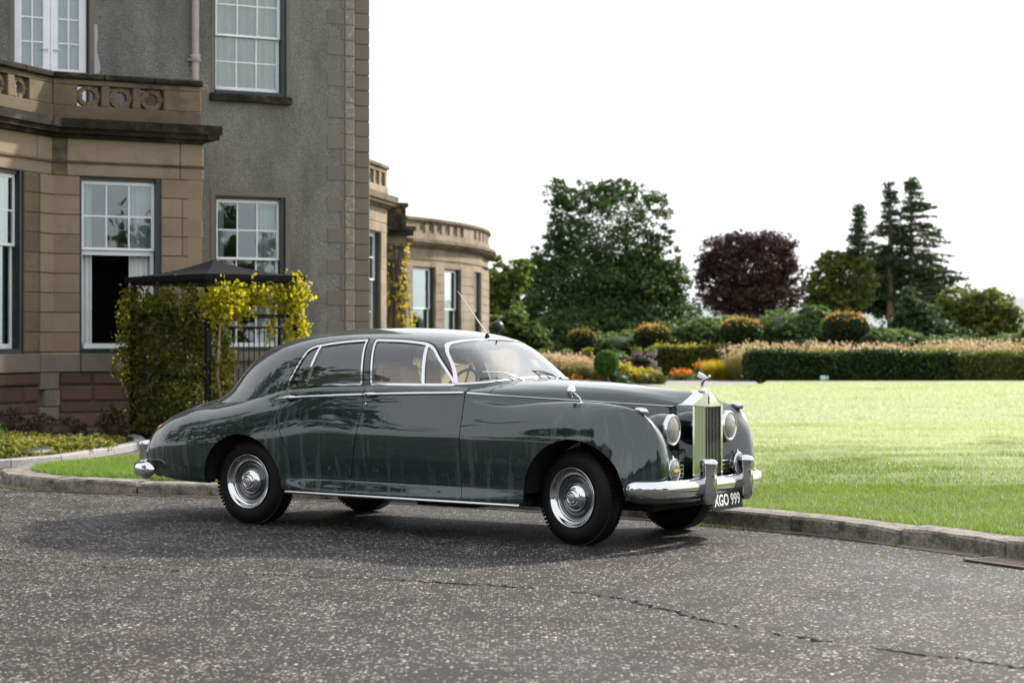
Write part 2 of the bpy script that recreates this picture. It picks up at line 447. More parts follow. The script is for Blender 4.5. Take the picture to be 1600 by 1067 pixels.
# side of the sheet is hidden behind the kerb. A small far path and garden ground
sheet('garden_path', [(1.2, 56), (4.0, 61.2), (6.5, 61.8), (8.1, 64.6), (8.6, 69.6), (4.6, 70.5), (2, 66), (0.4, 60)], .10, PATH)
sheet('garden_soil', [(-6, 63), (2, 66.2), (4.6, 70.7), (70, 71.2), (70, 110), (-6, 110)], .06, SOIL)
sheet('walled_path', [(-4.3, 23.6), (-5.3, 24.6), (-5.1, 27.6), (-5.4, 30.4), (-2.2, 31.8), (1.0, 33), (.2, 30), (-1.3, 28.3), (-2.5, 26.4), (-3.7, 25.1)], .006, PATHL)

def blades(name, pts, h, wd, mat, lean=.35, hv=.4, z=0.0, seg=1):
    """real grass blades: slim triangles"""
    n = len(pts); a = rng.uniform(0, 2 * np.pi, n); hh = h * (1 + rng.uniform(-hv, hv, n)); l = rng.normal(0, lean, (n, 2)) * hh[:, None]
    d = np.stack([np.cos(a), np.sin(a)], 1) * wd / 2
    V = np.zeros((n, 3, 3)); V[:, 0, :2] = pts[:, :2] - d; V[:, 1, :2] = pts[:, :2] + d; V[:, 2, :2] = pts[:, :2] + l
    zb = pts[:, 2] if pts.shape[1] > 2 else np.full(n, z); V[:, 0, 2] = zb; V[:, 1, 2] = zb; V[:, 2, 2] = zb + hh
    return fastmesh(name, V.reshape(-1, 3), np.arange(3 * n).reshape(-1, 3), mat)
def inpoly(P, x, y): return poly_sdf(P, x, y) > 0
def scatter(poly, x0, x1, y0, y1, n):
    x = rng.uniform(x0, x1, n); y = rng.uniform(y0, y1, n); k = inpoly(poly, x, y); return np.stack([x[k], y[k]], 1)
lp_ = lawn_poly[::3] if len(lawn_poly) > 150 else lawn_poly
lp_ = [tuple(p) for p in inner[::2]] + lawn_poly[len(inner):]
A = scatter(lp_, -.5, 9, 12.5, 19, 150000); B = scatter(lp_, -1, 13, 18, 34, 170000); C = scatter(lp_, -2, 26, 30, 66, 120000)
B = B[B[:, 0] > -1.0]
g1 = blades('a', A, .032, .006, LAWN, .5, .5, .116)
o = link(bpy.data.objects.new('lawn_grass', g1)); tag(o, 'short mown grass blades with pale dew on the big lawn', 'grass', kind='stuff')
o = link(bpy.data.objects.new('lawn_grass', blades('b', B, .030, .013, LAWN, .5, .5, .116))); tag(o, 'dewy grass blades in the middle of the big lawn', 'grass', kind='stuff')
o = link(bpy.data.objects.new('lawn_grass', blades('c', C, .034, .03, LAWN, .5, .5, .116))); tag(o, 'far pale grass of the big lawn before the hedge', 'grass', kind='stuff')
# tufts hanging over the lawn edge
E_ = []
for s_ in np.arange(cuts[0], kS[-1] - 30, .004):
    p = kpt(s_); q = knrm(s_); o_ = KW + rng.uniform(-.035, .05); E_.append((p[0] + q[0] * o_, p[1] + q[1] * o_))
E_ = np.array(E_)
o = link(bpy.data.objects.new('lawn_edge_grass', blades('e', E_, .055, .007, LAWNL, .55, .5, .112))); tag(o, 'longer grass tufts along the lawn edge behind the kerb stones', 'grass', kind='stuff')
# the island of bright grass at the left end, over the lawn sheet
isl = [tuple(kpt(s_) + knrm(s_) * (KW + .0)) for s_ in np.linspace(kS[np.argmin(np.abs(KS[:, 0] + 1.2) + np.abs(KS[:, 1] - 18.4))], kS[np.argmin(np.abs(KS[:, 0] + 1.6) + np.abs(KS[:, 1] - 27.3))], 60)]
sheet('island_lawn', isl, .123, LAWNL)
D = scatter(isl, -5.6, -.8, 18.5, 28, 170000)
o = link(bpy.data.objects.new('island_grass', blades('d', D, .05, .011, LAWNL, .45, .5, .122))); tag(o, 'bright green grass at the rounded left end of the lawn', 'grass', kind='stuff')
# weeds at the kerb foot
W = []
for (x, y), k, sp in (((1.62, 16.05), 240, .22), ((1.95, 15.72), 120, .12), ((-4.75, 19.85), 260, .25), ((-5.1, 20.2), 160, .2), ((-3.35, 19.2), 60, .06), ((2.86, 14.52), 60, .05), ((3.33, 13.72), 50, .05)):
    W.append(np.stack([rng.normal(x, sp, k), rng.normal(y, sp * .55, k)], 1))
W = np.concatenate(W); W = W[::2]; W = W[np.array([(KS - w_)[np.argmin(((KS - w_)**2).sum(1))].dot(knrm(kS[np.argmin(((KS - w_)**2).sum(1))])) for w_ in W]) > .005]
o = link(bpy.data.objects.new('kerb_weeds', blades('w', W, .035, .011, ROUGHG, .8, .5, .002))); tag(o, 'small weeds sprouting at the foot of the kerb', 'weeds', kind='stuff')
# old tar seam across the drive
TAR = simple('tar seam', (.005, .005, .0055), .9, 0, Specular_IOR_Level=.05)
def seam(pts, wd):
    c = chord(pts); P = spline(pts, c, np.linspace(0, c[-1], 150)); V = []
    T = np.gradient(P, axis=0); T /= np.linalg.norm(T, axis=1)[:, None]
    ph = 0
    for i, p in enumerate(P):
        q = np.array([-T[i][1], T[i][0]]); j = rng.normal(0, .018); w_ = wd * (.25 + abs(rng.normal(0, .55))); a = p + q * (j + w_); b = p + q * (j - w_); V += [(*a, .003), (*b, .003)]
    return tag(mob('tar_seam', V, [[2 * i, 2 * i + 1, 2 * i + 3, 2 * i + 2] for i in range(len(P) - 1) if math.sin(i * .37) + math.sin(i * .113 + 1) > -1.1], TAR), kind='structure')
seam([(-.81, 12.44), (.38, 11.81), (1.26, 10.24), (2.36, 9.07), (3.1, 8.4)], .016)
seam([(-3.6, 13.6), (-2.2, 12.9), (-.81, 12.44)], .010)
# drain grating in the gutter
q = knrm(s_kerb); ang = math.atan2(-q[0], q[1])
dg_ = tag(empty('drain_grating', (3.56 - q[0] * .20, 13.42 - q[1] * .20, .004), ang), 'iron drain grating let into the road beside the kerb', 'drain')
IRON = speckle('rusty iron', (.05, .04, .035), (.11, .08, .065), 30, .6, .3, 80)
m = MB(); m.box((0, 0, .001), (.56, .34, .004)); m.build('pit', BLACK if 'BLACK' in globals() else simple('black void', (.004, .004, .004), .9), dg_)
m = MB()
for sy in (-1, 1): m.box((0, sy * .165, .007), (.58, .03, .012))
for sx in (-1, 1): m.box((sx * .275, 0, .0065), (.03, .30, .012))
m.build('grating_frame', IRON, dg_)
for k in range(8):
    m = MB(); m.box((0, -.13 + k * .037, .006), (.52, .016, .012), bev=.003); m.build('grating_bar', IRON, dg_)
# ================================================================ plants
def leaf_mat(name, c1, c2, c3=None, k3=.2, transl=.35, tcol=None, rough=.5, gain=1.0):
    c1, c2, c3 = [tuple(v * gain for v in c) if c else None for c in (c1, c2, c3)]
    g = NG(name); geo = g.node('ShaderNodeNewGeometry'); rnd = geo.outputs['Random Per Island']
    co = g.coord('Object'); c = g.ramp(rnd, [(0, c1), (.75, c2), (1, c3 or c2)] if c3 is None else [(0, c1), (1 - k3 - .05, c2), (1 - k3 * .5, c3), (1, c3)])
    g.set(Base_Color=c, Roughness=rough, Specular_IOR_Level=.3)
    tl = g.node('ShaderNodeBsdfTranslucent'); g.l.new(g.mix(.5, c, tcol or tuple(min(1, v * 1.8) for v in c2)), tl.inputs[0])
    mx = g.node('ShaderNodeMixShader'); mx.inputs[0].default_value = transl; g.l.new(g.b.outputs[0], mx.inputs[1]); g.l.new(tl.outputs[0], mx.inputs[2]); g.l.new(mx.outputs[0], g.out.inputs[0])
    return g.m
def leaves(P, size, N=None, flat=.0, asp=1.7, bend=.0):
    """rhombic leaves at points P; N preferred normals"""
    n = len(P); d = rng.normal(size=(n, 3)); d[:, 2] = d[:, 2] * .7 - .25; d /= np.linalg.norm(d, axis=1)[:, None]
    b = rng.normal(size=(n, 3))
    if N is not None: b = b * (1 - flat) + np.cross(N, d) * flat * 2
    b -= d * (b * d).sum(1)[:, None]; b /= np.maximum(np.linalg.norm(b, axis=1)[:, None], 1e-6)
    L = size * rng.uniform(.6, 1.35, n)[:, None]; W = L / asp
    V = np.stack([P - d * L * .5, P + b * W * .5, P + d * L * .5, P - b * W * .5], 1)
    return V.reshape(-1, 3), np.arange(4 * n).reshape(-1, 4)
def blob_points(blobs, n, shell=.55, clumps=None, csize=.16):
    """points inside ellipsoids gathered in twig-like clumps"""
    vol = np.array([b[3] * b[4] * b[5] * (b[6] if len(b) > 6 else 1) for b in blobs]) ** .75; blobs = [b[:6] for b in blobs]; pr = vol / vol.sum(); out = []
    nc = clumps or max(20, n // 17); ncx = int(nc * 1.28); ks = rng.choice(len(blobs), ncx, p=pr); B = np.array(blobs)[ks]
    d = rng.normal(size=(ncx, 3)); d /= np.linalg.norm(d, axis=1)[:, None]; r = rng.uniform(shell**2, 1.0, ncx) ** .5 * rng.uniform(.86, 1.12, ncx)
    C = B[:, :3] + d * r[:, None] * B[:, 3:6]
    sz = np.median(B[:, 3]); kk = rng.normal(size=(6, 3)) * 6.5 / sz; ph = rng.uniform(0, 6.28, 6); fld = np.sin(C @ kk.T + ph).sum(1)
    keep_ = np.argsort(-fld + rng.normal(0, .5, ncx))[:nc]; C = C[keep_]; B = B[keep_]
    idx = rng.integers(0, nc, n); rad_ = csize * np.minimum(np.minimum(B[idx, 3], B[idx, 4]), B[idx, 5])
    q = rng.normal(size=(n, 3)) * np.array([1, 1, .55]) * rad_[:, None] * .62
    return C[idx] + q, C
BARK = speckle('bark', (.035, .028, .022), (.08, .066, .052), 6, .95, .8, 16)
BARKP = speckle('pine bark', (.10, .07, .055), (.19, .14, .11), 5, .95, .8, 14)
def px(u, v, Y): return ((u - 800) * Y / 3078.44, Y, 1.5015 - (v - 533.5) * Y / 3078.44)
def blobs_px(lst, Y, dep=1.0):
    out = []
    for b in lst:
        u, v, ru, rv = b[:4]; dy = b[4] if len(b) > 4 else 0; k = Y / 3078.44; p = px(u, v, Y)
        out.append((p[0], Y + dy, p[2], ru * k, ru * k * dep, rv * k, b[5] if len(b) > 5 else 1.0))
    return out
def limb(mb, a, b, r0, r1, n=5, wob=.06):
    a, b = Vector(a), Vector(b); L = (b - a).length; P = []
    for i in range(n + 1):
        t = i / n; p = a.lerp(b, t) + Vector(rng.normal(0, wob * L * math.sin(math.pi * t) * .5, 3)); p.z += .06 * L * math.sin(math.pi * t); P.append(p)
    mb.tube(P, list(np.linspace(r0, r1, n + 1)), 6, caps=False)
def broad_tree(name, label, cat, blobs, n, size, mat, base, r0, group=None, shell=.5, csize=.17, fork=.35, nl=14):
    root = tag(empty(name, base), label, cat, group); bz = Vector(base)
    top = max(b[2] + b[5] for b in blobs); cx = np.mean([b[0] for b in blobs]); cy = np.mean([b[1] for b in blobs])
    fk = Vector((base[0] * .7 + cx * .3, base[1], base[2] + (top - base[2]) * fork))
    P, C = blob_points(blobs, n, shell, csize=csize)
    V, F = leaves(P, size); V = V - np.array(base)
    link(bpy.data.objects.new('crown', fastmesh('crown', V, F, mat)), root)
    mb = MB(); limb(mb, (0, 0, 0), fk - bz, r0, r0 * .7, 5, .03)
    sel = C[rng.choice(len(C), min(nl, len(C)), replace=False)]
    for c in sel:
        c = Vector(c); mid = fk.lerp(c, .45); c = fk.lerp(c, .93); limb(mb, fk - bz, c - bz, r0 * .42, r0 * .04, 6, .07)
        for k in range(2):
            e = fk.lerp(c, .8) + Vector(rng.normal(0, 1, 3)) * (c - fk).length * .12; limb(mb, mid - bz, e - bz, r0 * .18, r0 * .03, 4, .1)
    mb.build('trunk', BARK, root); return root
L_OAK = leaf_mat('oak leaves', (.012, .026, .007), (.032, .056, .014), (.085, .085, .02), .10, .38, gain=1.7)
L_DARK = leaf_mat('dark leaves', (.010, .022, .008), (.024, .042, .012), None, .1, .3, gain=1.7)
L_LIGHT = leaf_mat('light leaves', (.04, .07, .012), (.10, .14, .025), (.16, .17, .03), .2, .5, gain=1.3)
L_COPPER = leaf_mat('copper leaves', (.018, .011, .012), (.040, .023, .023), (.075, .042, .03), .12, .30, (.10, .035, .03), gain=1.4)
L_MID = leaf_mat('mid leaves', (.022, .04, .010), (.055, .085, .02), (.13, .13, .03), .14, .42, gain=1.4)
L_MIDL = leaf_mat('yellower mid leaves', (.03, .045, .010), (.075, .095, .02), (.16, .15, .03), .2, .45, gain=1.5)  # lighter, yellower green for two of the trees
L_FIR = leaf_mat('fir needles', (.014, .026, .011), (.030, .048, .018), (.05, .065, .02), .15, .32, gain=1.7)
L_BUSH = leaf_mat('bush leaves', (.024, .046, .012), (.055, .09, .024), (.10, .14, .04), .2, .42, gain=1.8)
L_YEW = leaf_mat('yew', (.008, .018, .005), (.026, .046, .011), (.06, .08, .018), .1, .25, gain=1.25)
L_GOLD = leaf_mat('golden young growth', (.22, .12, .02), (.38, .22, .04), (.40, .30, .05), .3, .5)
L_GOLDG = leaf_mat('green gold growth', (.10, .09, .015), (.20, .17, .03), (.30, .16, .04), .25, .45)
L_BALL = leaf_mat('clipped box', (.02, .05, .008), (.05, .11, .018), None, .1, .35, gain=1.6)
L_HEDGE = leaf_mat('beech hedge', (.035, .05, .010), (.10, .12, .02), (.20, .19, .03), .3, .4)
L_YELL = leaf_mat('yellow leaves', (.20, .18, .02), (.38, .33, .03), (.45, .30, .03), .3, .5)
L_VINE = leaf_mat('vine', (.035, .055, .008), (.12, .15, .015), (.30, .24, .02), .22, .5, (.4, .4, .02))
L_VINED = leaf_mat('shade tinted vine', (.022, .035, .008), (.07, .085, .014), (.17, .10, .02), .14, .45, gain=1.5)  # leaf colours darkened to stand for shade on the left face
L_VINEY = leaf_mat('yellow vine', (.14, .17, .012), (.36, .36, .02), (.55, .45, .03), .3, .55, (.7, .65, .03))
L_GRASSP = leaf_mat('grass plumes', (.30, .20, .11), (.46, .34, .20), (.50, .42, .27), .3, .4)
L_GRASSG = leaf_mat('tall grass', (.10, .12, .03), (.24, .24, .08), (.34, .28, .12), .3, .45)
L_ORANGE = leaf_mat('orange flowers', (.38, .11, .008), (.55, .19, .012), (.6, .3, .03), .3, .35)
L_PURP = leaf_mat('purple leaves', (.05, .018, .025), (.10, .035, .04), None, .2, .3)
L_JUNI = leaf_mat('golden juniper', (.045, .055, .010), (.14, .14, .022), (.24, .21, .03), .25, .4, gain=1.55)
L_HEATH = leaf_mat('heather', (.022, .020, .012), (.055, .035, .028), (.075, .07, .022), .35, .3)

broad_tree('oak_tree', 'tallest broad dark green tree with a gappy rounded top beyond the garden', 'tree',
    blobs_px([(945, 350, 88, 62, 0, .42), (880, 304, 32, 28, 0, .7), (925, 308, 50, 28, 0, .7), (1014, 326, 36, 44, 0, .7), (1030, 372, 26, 42, 0, .6), (975, 296, 46, 20, 0, .6), (885, 350, 36, 40, 0, .5), (940, 450, 112, 76), (852, 430, 32, 40), (866, 400, 34, 36), (955, 500, 122, 62), (1036, 400, 26, 44, 0, .7), (1046, 440, 34, 44), (1046, 490, 42, 52), (830, 505, 26, 50), (1010, 430, 56, 50), (900, 520, 80, 40, -3), (1000, 530, 70, 34, -3)], 120, .8), 90000, .215, L_OAK, px(945, 572, 121), .75, shell=.30, csize=.20, nl=34)
broad_tree('pale_tree', 'pale yellow green tree just right of the round bay', 'tree',
    blobs_px([(792, 440, 34, 38), (782, 495, 40, 40), (812, 425, 22, 22), (770, 470, 30, 50)], 95, .8), 9000, .24, L_LIGHT, px(785, 580, 95), .25, shell=.2)
broad_tree('dark_tree', 'dark tree filling the gap left of the tallest tree', 'tree',
    blobs_px([(828, 450, 26, 55), (835, 520, 45, 44), (815, 500, 30, 50), (845, 412, 20, 28)], 128, .8), 9000, .30, L_DARK, px(832, 568, 128), .3, shell=.2)
broad_tree('low_green_tree', 'bushy green tree under the pale tree beside the round bay', 'tree',
    blobs_px([(800, 520, 44, 38), (830, 535, 40, 28), (770, 530, 30, 36)], 88, .8), 9000, .22, L_MID, px(805, 587, 88), .2, shell=.2)
broad_tree('copper_beech', 'dark purple leaved copper beech right of the tallest tree', 'tree',
    blobs_px([(1168, 425, 68, 58), (1128, 402, 40, 38), (1200, 392, 46, 32), (1158, 382, 36, 24), (1232, 440, 28, 42), (1104, 450, 26, 42), (1170, 470, 80, 34), (1215, 420, 36, 40), (1110, 420, 24, 26)], 140, .8), 42000, .205, L_COPPER, px(1170, 566, 141), .6, shell=.45, csize=.20, nl=40)
broad_tree('green_tree', 'mid green rounded tree between the copper beech and the conifers', 'tree',
    blobs_px([(1305, 430, 44, 38), (1280, 455, 32, 40), (1335, 440, 40, 46), (1318, 408, 30, 22), (1300, 480, 50, 30)], 146, .8), 12000, .30, L_MIDL, px(1306, 565, 146), .35, shell=.25)
broad_tree('dark_pine', 'dense dark tree behind the bare conifer trunks', 'tree',
    blobs_px([(1375, 420, 38, 46), (1395, 455, 40, 46), (1365, 470, 44, 36), (1420, 470, 40, 40), (1450, 430, 30, 40), (1470, 470, 30, 40)], 152, .8), 15000, .33, L_FIR, px(1385, 564, 152), .35, shell=.2)
broad_tree('round_tree', 'rounded green tree with yellowing right side at the far right', 'tree',
    blobs_px([(1545, 490, 48, 40), (1510, 480, 40, 34), (1575, 505, 28, 40), (1480, 500, 36, 40), (1530, 525, 60, 24)], 128, .8), 15000, .27, L_MIDL, px(1535, 570, 128), .35, shell=.25)
broad_tree('blue_fir', 'low blue green fir in front of the conifers', 'tree',
    blobs_px([(1435, 505, 44, 40), (1420, 480, 26, 30), (1460, 525, 46, 26), (1400, 525, 30, 26), (1490, 530, 36, 20)], 112, .8), 12000, .24, L_FIR, px(1436, 575, 112), .25, shell=.2)
def conifer(label, u, vt, vb, Y, tiers, lean=0, first=.3, seed=0):
    rr = np.random.default_rng(seed); base = px(u, vb, Y); top = px(u + lean, vt, Y); k = Y / 3078.44; H_ = top[2] - base[2]
    root = tag(empty('conifer', base), label, 'tree', 'tall sparse conifers on the right'); mb = MB()
    mb.tube([(0, 0, 0), ((top[0] - base[0]) * .5, 0, H_ * .5), (top[0] - base[0], 0, H_)], [.34, .2, .02], 8); P = []; N = []
    for f, wl, wr in tiers:
        for j in range(5):
            a = rr.uniform(0, 2 * math.pi) if j > 1 else (0.12 if j else math.pi - .12)
            L = (wr if math.cos(a) > 0 else wl) * k * rr.uniform(.5, 1.2) * (abs(math.cos(a)) * .6 + .4)
            z = H_ * (f + rr.uniform(-.02, .02)); x0 = (top[0] - base[0]) * f
            tip = np.array([x0 + L * math.cos(a), L * math.sin(a), z + L * rr.uniform(-.30, .20)])
            mb.tube([(x0, 0, z), tuple((np.array([x0, 0, z]) + tip) / 2 + [0, 0, .08 * L]), tuple(tip)], [.06, .04, .015], 5, caps=False)
            n = int(30 + 48 * L); t = rr.uniform(.12, 1.05, n) ** .8; Q = np.array([x0, 0, z]) * (1 - t[:, None]) + tip * t[:, None]
            Q += rr.normal(size=(n, 3)) * np.array([.30, .30, .10]) * (1.15 - t[:, None] * .6) + np.array([0, 0, .04]); P.append(Q)
    P = np.concatenate(P); V, F = leaves(P, .27, asp=2.6)
    link(bpy.data.objects.new('crown', fastmesh('needles', V, F, L_FIR)), root); mb.build('trunk', BARKP, root); return root
conifer('slim leaning conifer with a bare trunk, left of the three', 1338, 322, 566, 146, [(f, 2 + 50 * (1 - f), 2 + 46 * (1 - f)) for f in np.linspace(.62, .99, 15)], 4, seed=1)
conifer('middle conifer of the three with clumped flat branches', 1392, 288, 566, 150, [(f, 3 + 80 * (1 - f), 3 + 72 * (1 - f)) for f in np.linspace(.44, .99, 21)], -2, seed=2)
conifer('tallest and broadest conifer with long tiered branches, right of the three', 1422, 280, 566, 150, [(f, 4 + 70 * (1 - f), 5 + 150 * (1 - f)) for f in np.linspace(.34, .99, 26)], 2, seed=3)

# --- mounded shrubs, hedges and clipped shapes
def shrub(name, label, cat, blobs, n, size, mat, group=None, core=None, shell=.72, csize=.2, base=None):
    b0 = base or (np.mean([b[0] for b in blobs]), np.mean([b[1] for b in blobs]), .05); root = tag(empty(name, b0), label, cat, group)
    P, C = blob_points(blobs, n, shell, csize=csize); V, F = leaves(P, size); V -= np.array(b0)
    link(bpy.data.objects.new('foliage', fastmesh('foliage', V, F, mat)), root)
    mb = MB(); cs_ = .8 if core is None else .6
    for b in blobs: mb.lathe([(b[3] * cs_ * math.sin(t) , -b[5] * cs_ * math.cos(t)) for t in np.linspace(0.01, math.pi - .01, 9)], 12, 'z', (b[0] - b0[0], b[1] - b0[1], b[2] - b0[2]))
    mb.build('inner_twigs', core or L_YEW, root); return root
SHR = [('broad low green shrub under the copper beech', [(1090, 522, 50, 24), (1060, 535, 36, 16)]), ('rounded green shrub between the first two clipped yews', [(1130, 540, 42, 14), (1085, 545, 40, 10)]), ('tall green shrub behind the second clipped yew', [(1225, 515, 52, 28), (1250, 535, 60, 18), (1195, 530, 30, 18)]),
       ('small mounded shrub above the tall green shrub', [(1272, 492, 26, 14), (1262, 508, 40, 14)]), ('mounded shrub right of the last clipped yew', [(1372, 530, 34, 18), (1345, 538, 36, 12)])]
SHR += [('dark green shrub at the foot of the copper beech', [(1140, 522, 60, 26), (1100, 530, 40, 20)]), ('dark green bush below the mid green tree', [(1300, 520, 60, 26), (1335, 528, 40, 20)]), ('low bush between the conifer trunks and the clipped yew', [(1395, 535, 50, 20)]), ('green bush left of the blue green fir foot', [(1480, 540, 60, 16), (1540, 542, 60, 14)]), ('green bank behind the first clipped yews', [(1010, 538, 60, 22), (960, 540, 60, 20)]), ('long low shrub right of the round green tree foot', [(1590, 540, 40, 22), (1625, 530, 30, 30)])]
for lb, bl in SHR: shrub('garden_shrub', lb, 'shrub', blobs_px(bl, 98, .9), 6500, .20, L_BUSH, 'mounded shrubs behind the garden')
def topiary(label, u0, u1, v0, v1, Y, gold=True, n=7000, mat=None, ball=False):
    k = Y / 3078.44; uc, vc = (u0 + u1) / 2, (v0 + v1) / 2; c = px(uc, vc, Y); ru, rv = (u1 - u0) / 2 * k, (v1 - v0) / 2 * k
    root = tag(empty('topiary', (c[0], Y, .05)), label, 'topiary', 'clipped topiary bushes'); c0 = np.array((c[0], Y, .05))
    d = rng.normal(size=(n, 3)); d /= np.linalg.norm(d, axis=1)[:, None]
    # a bun: flat top, sides curving in to the foot
    def shape(d):
        if ball: return d * np.array([ru, ru, rv])
        q = np.sign(d) * np.abs(d) ** np.array([.9, .9, .95]); r = np.where(d[:, 2:3] < 0, 1 + .25 * d[:, 2:3], 1.0); return q * np.array([ru, ru, rv]) * np.concatenate([r, r, np.ones_like(r)], 1) * .93
    P = shape(d) * rng.uniform(.90, 1.04, (n, 1)) + np.array(c) - c0; V, F = leaves(P, .10)
    link(bpy.data.objects.new('foliage', fastmesh('foliage', V, F, mat or L_YEW)), root)
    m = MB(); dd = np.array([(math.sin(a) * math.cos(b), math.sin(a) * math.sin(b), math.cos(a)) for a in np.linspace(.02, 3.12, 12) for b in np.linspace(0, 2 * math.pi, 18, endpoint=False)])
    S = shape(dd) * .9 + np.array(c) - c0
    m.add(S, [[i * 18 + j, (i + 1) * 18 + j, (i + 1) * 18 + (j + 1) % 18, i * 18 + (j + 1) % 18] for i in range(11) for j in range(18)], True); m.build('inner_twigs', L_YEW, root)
    if gold:
        n2 = 300; a = rng.uniform(0, 2 * np.pi, n2); r = np.sqrt(rng.uniform(0, 1, n2)); P = np.stack([np.cos(a) * r * ru * .98, np.sin(a) * r * ru * .98, rv * .93 * np.sqrt(np.maximum(1 - r**3 * .85, 0)) + rng.exponential(.05, n2)], 1) + np.array(c) - c0
        V, F = leaves(P, .11, asp=2.8); link(bpy.data.objects.new('young_shoots', fastmesh('shoots', V, F, L_GOLDG if 'nearest' in label else L_GOLD)), root)['kind'] = 'stuff'
    m = MB(); zt = c[2] - rv * .8 - .05; m.tube([(0, 0, 0), (0, 0, max(zt, .1))], [.09, .07], 8); m.build('stem', BARK, root); return root
topiary('clipped yew bun with golden top nearest the round bay', 886, 932, 515, 556, 82)
topiary('clipped yew bun with orange shoots above the pair of urns', 989, 1049, 508, 549, 80)
topiary('wide clipped yew bun with orange top beside the copper beech', 1123, 1193, 497, 544, 78)
topiary('largest clipped yew bun with golden crown above the long hedge', 1283, 1359, 488, 542, 78)
topiary('small bright green clipped ball at the edge of the tall grasses', 929, 966, 548, 586, 64.8, gold=False, mat=L_BALL, ball=True)
def hedge(label, x0, x1, y0, y1, h, n, mat, size=.10, top=None, ntop=0):
    b0 = ((x0 + x1) / 2, (y0 + y1) / 2, .05); root = tag(empty('hedge', b0), label, 'hedge', 'clipped hedges'); dx, dy = (x1 - x0) / 2, (y1 - y0) / 2
    ar = np.array([dx * h, dy * h, dy * h, dx * dy * 1.3]); pr = ar / ar.sum(); f = rng.choice(4, n, p=pr); u, v = rng.uniform(-1, 1, n), rng.uniform(0, 1, n)
    P = np.zeros((n, 3)); P[:, 0] = np.where(f == 1, -dx, np.where(f == 2, dx, u * dx)); P[:, 1] = np.where(f == 0, -dy, np.where(f == 3, (v * 2 - 1) * dy, u * dy)); P[:, 2] = np.where(f == 3, h, v * h)
    P += rng.normal(0, .045, (n, 3)); P[:, 2] += .05 * np.sin(P[:, 0] * 1.7) * (P[:, 2] / h); P[:, 1] += .07 * np.sin(P[:, 0] * 2.3 + 1)
    V, F = leaves(P, size); link(bpy.data.objects.new('foliage', fastmesh('foliage', V, F, mat)), root)
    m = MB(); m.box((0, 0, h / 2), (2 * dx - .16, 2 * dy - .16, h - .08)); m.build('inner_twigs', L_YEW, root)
    if ntop:
        P = np.stack([rng.uniform(-dx, dx, ntop), rng.uniform(-dy, dy, ntop), h + rng.exponential(.05, ntop)], 1); V, F = leaves(P, .12, asp=2.4); link(bpy.data.objects.new('young_shoots', fastmesh('sh', V, F, top)), root)['kind'] = 'stuff'
    return root
hedge('long dark clipped hedge at the far edge of the lawn', 8.45, 15.75, 70.0, 71.6, 1.02, 24000, L_YEW, .11, L_HEDGE, 2600)
hedge('lower thin end of the lawn hedge with bare stems showing', 15.95, 24, 70.3, 71.5, .96, 14000, L_HEDGE, .10, L_YEW, 1500)
hedge('yellow green hedge behind the orange flowers', 5.6, 9.6, 77, 78.2, 1.22, 12000, L_HEDGE, .12, L_YELL, 700)
def tallgrass(label, x, y, r, h, n, mat, plume=None, group='ornamental grass clumps'):
    root = tag(empty('ornamental_grass', (x, y, .05)), label, 'grass clump', group)
    a = rng.uniform(0, 2 * np.pi, n); rr_ = np.sqrt(rng.uniform(0, 1, n)) * r; pts = np.stack([np.cos(a) * rr_, np.sin(a) * rr_], 1)
    hh = h * rng.uniform(.6, 1.0, n); l = pts / max(r, .1) * hh[:, None] * .35 + rng.normal(0, .10, (n, 2)) * hh[:, None]; d = np.stack([np.cos(a + 1.3), np.sin(a + 1.3)], 1) * .016
    V = np.zeros((n, 3, 3)); V[:, 0, :2] = pts - d; V[:, 1, :2] = pts + d; V[:, 2, :2] = pts + l; V[:, 2, 2] = hh
    link(bpy.data.objects.new('blades', fastmesh('blades', V.reshape(-1, 3), np.arange(3 * n).reshape(-1, 3), mat)), root)
    if plume:
        m_ = n // 2; i = rng.choice(n, m_); P = V[i, 2] + rng.normal(0, .05, (m_, 3)); Vv, F = leaves(P, .17, asp=3.5); link(bpy.data.objects.new('plumes', fastmesh('plumes', Vv, F, plume)), root)
k = 0
for u, lb in ((848, 'tall beige grass clump beside the windscreen'), (868, 'beige grass clump second from the windscreen'), (890, 'beige grass clump left of the clipped ball'), (912, 'beige grass clump against the clipped ball'), (935, 'thin beige grass clump in front of the clipped ball')):
    p = px(u, 600, 66); tallgrass(lb, p[0], 66 + (k % 2) * .8, .42, 1.05 - .06 * k, 900, L_GRASSG, L_GRASSP); k += 1
for j, u in enumerate(np.linspace(1165, 1590, 15)):
    p = px(u, 560, 73); tallgrass('pale plumed grass clump showing above the hedge, number counted from its left end' if False else 'pale plumed grass clump showing above the long hedge', p[0], 73.2 + (j % 3) * .5, .62, 1.30 + .12 * math.sin(j * 1.9) + (.10 if j > 10 else 0), 900, L_GRASSG, L_GRASSP, 'pale grasses in a row behind the long hedge')
p = px(985, 600, 66); shrub('low_shrub', 'low yellow green shrub under the stone urns', 'shrub', [(p[0] - .25, 66, .35, .55, .5, .42), (p[0] + .55, 66.3, .26, .55, .5, .34)], 5000, .09, L_YELL, 'low yellow shrubs')
p = px(1020, 600, 64.5); shrub('low_shrub', 'low russet green shrub where the path begins', 'shrub', [(p[0], 64.8, .18, .5, .5, .28)], 2600, .09, L_HEDGE, 'low yellow shrubs')
p = px(965, 600, 65); shrub('low_shrub', 'dull green low shrub beside the clipped ball', 'shrub', [(p[0], 65.3, .2, .45, .4, .3)], 2200, .09, L_BUSH, 'low yellow shrubs')
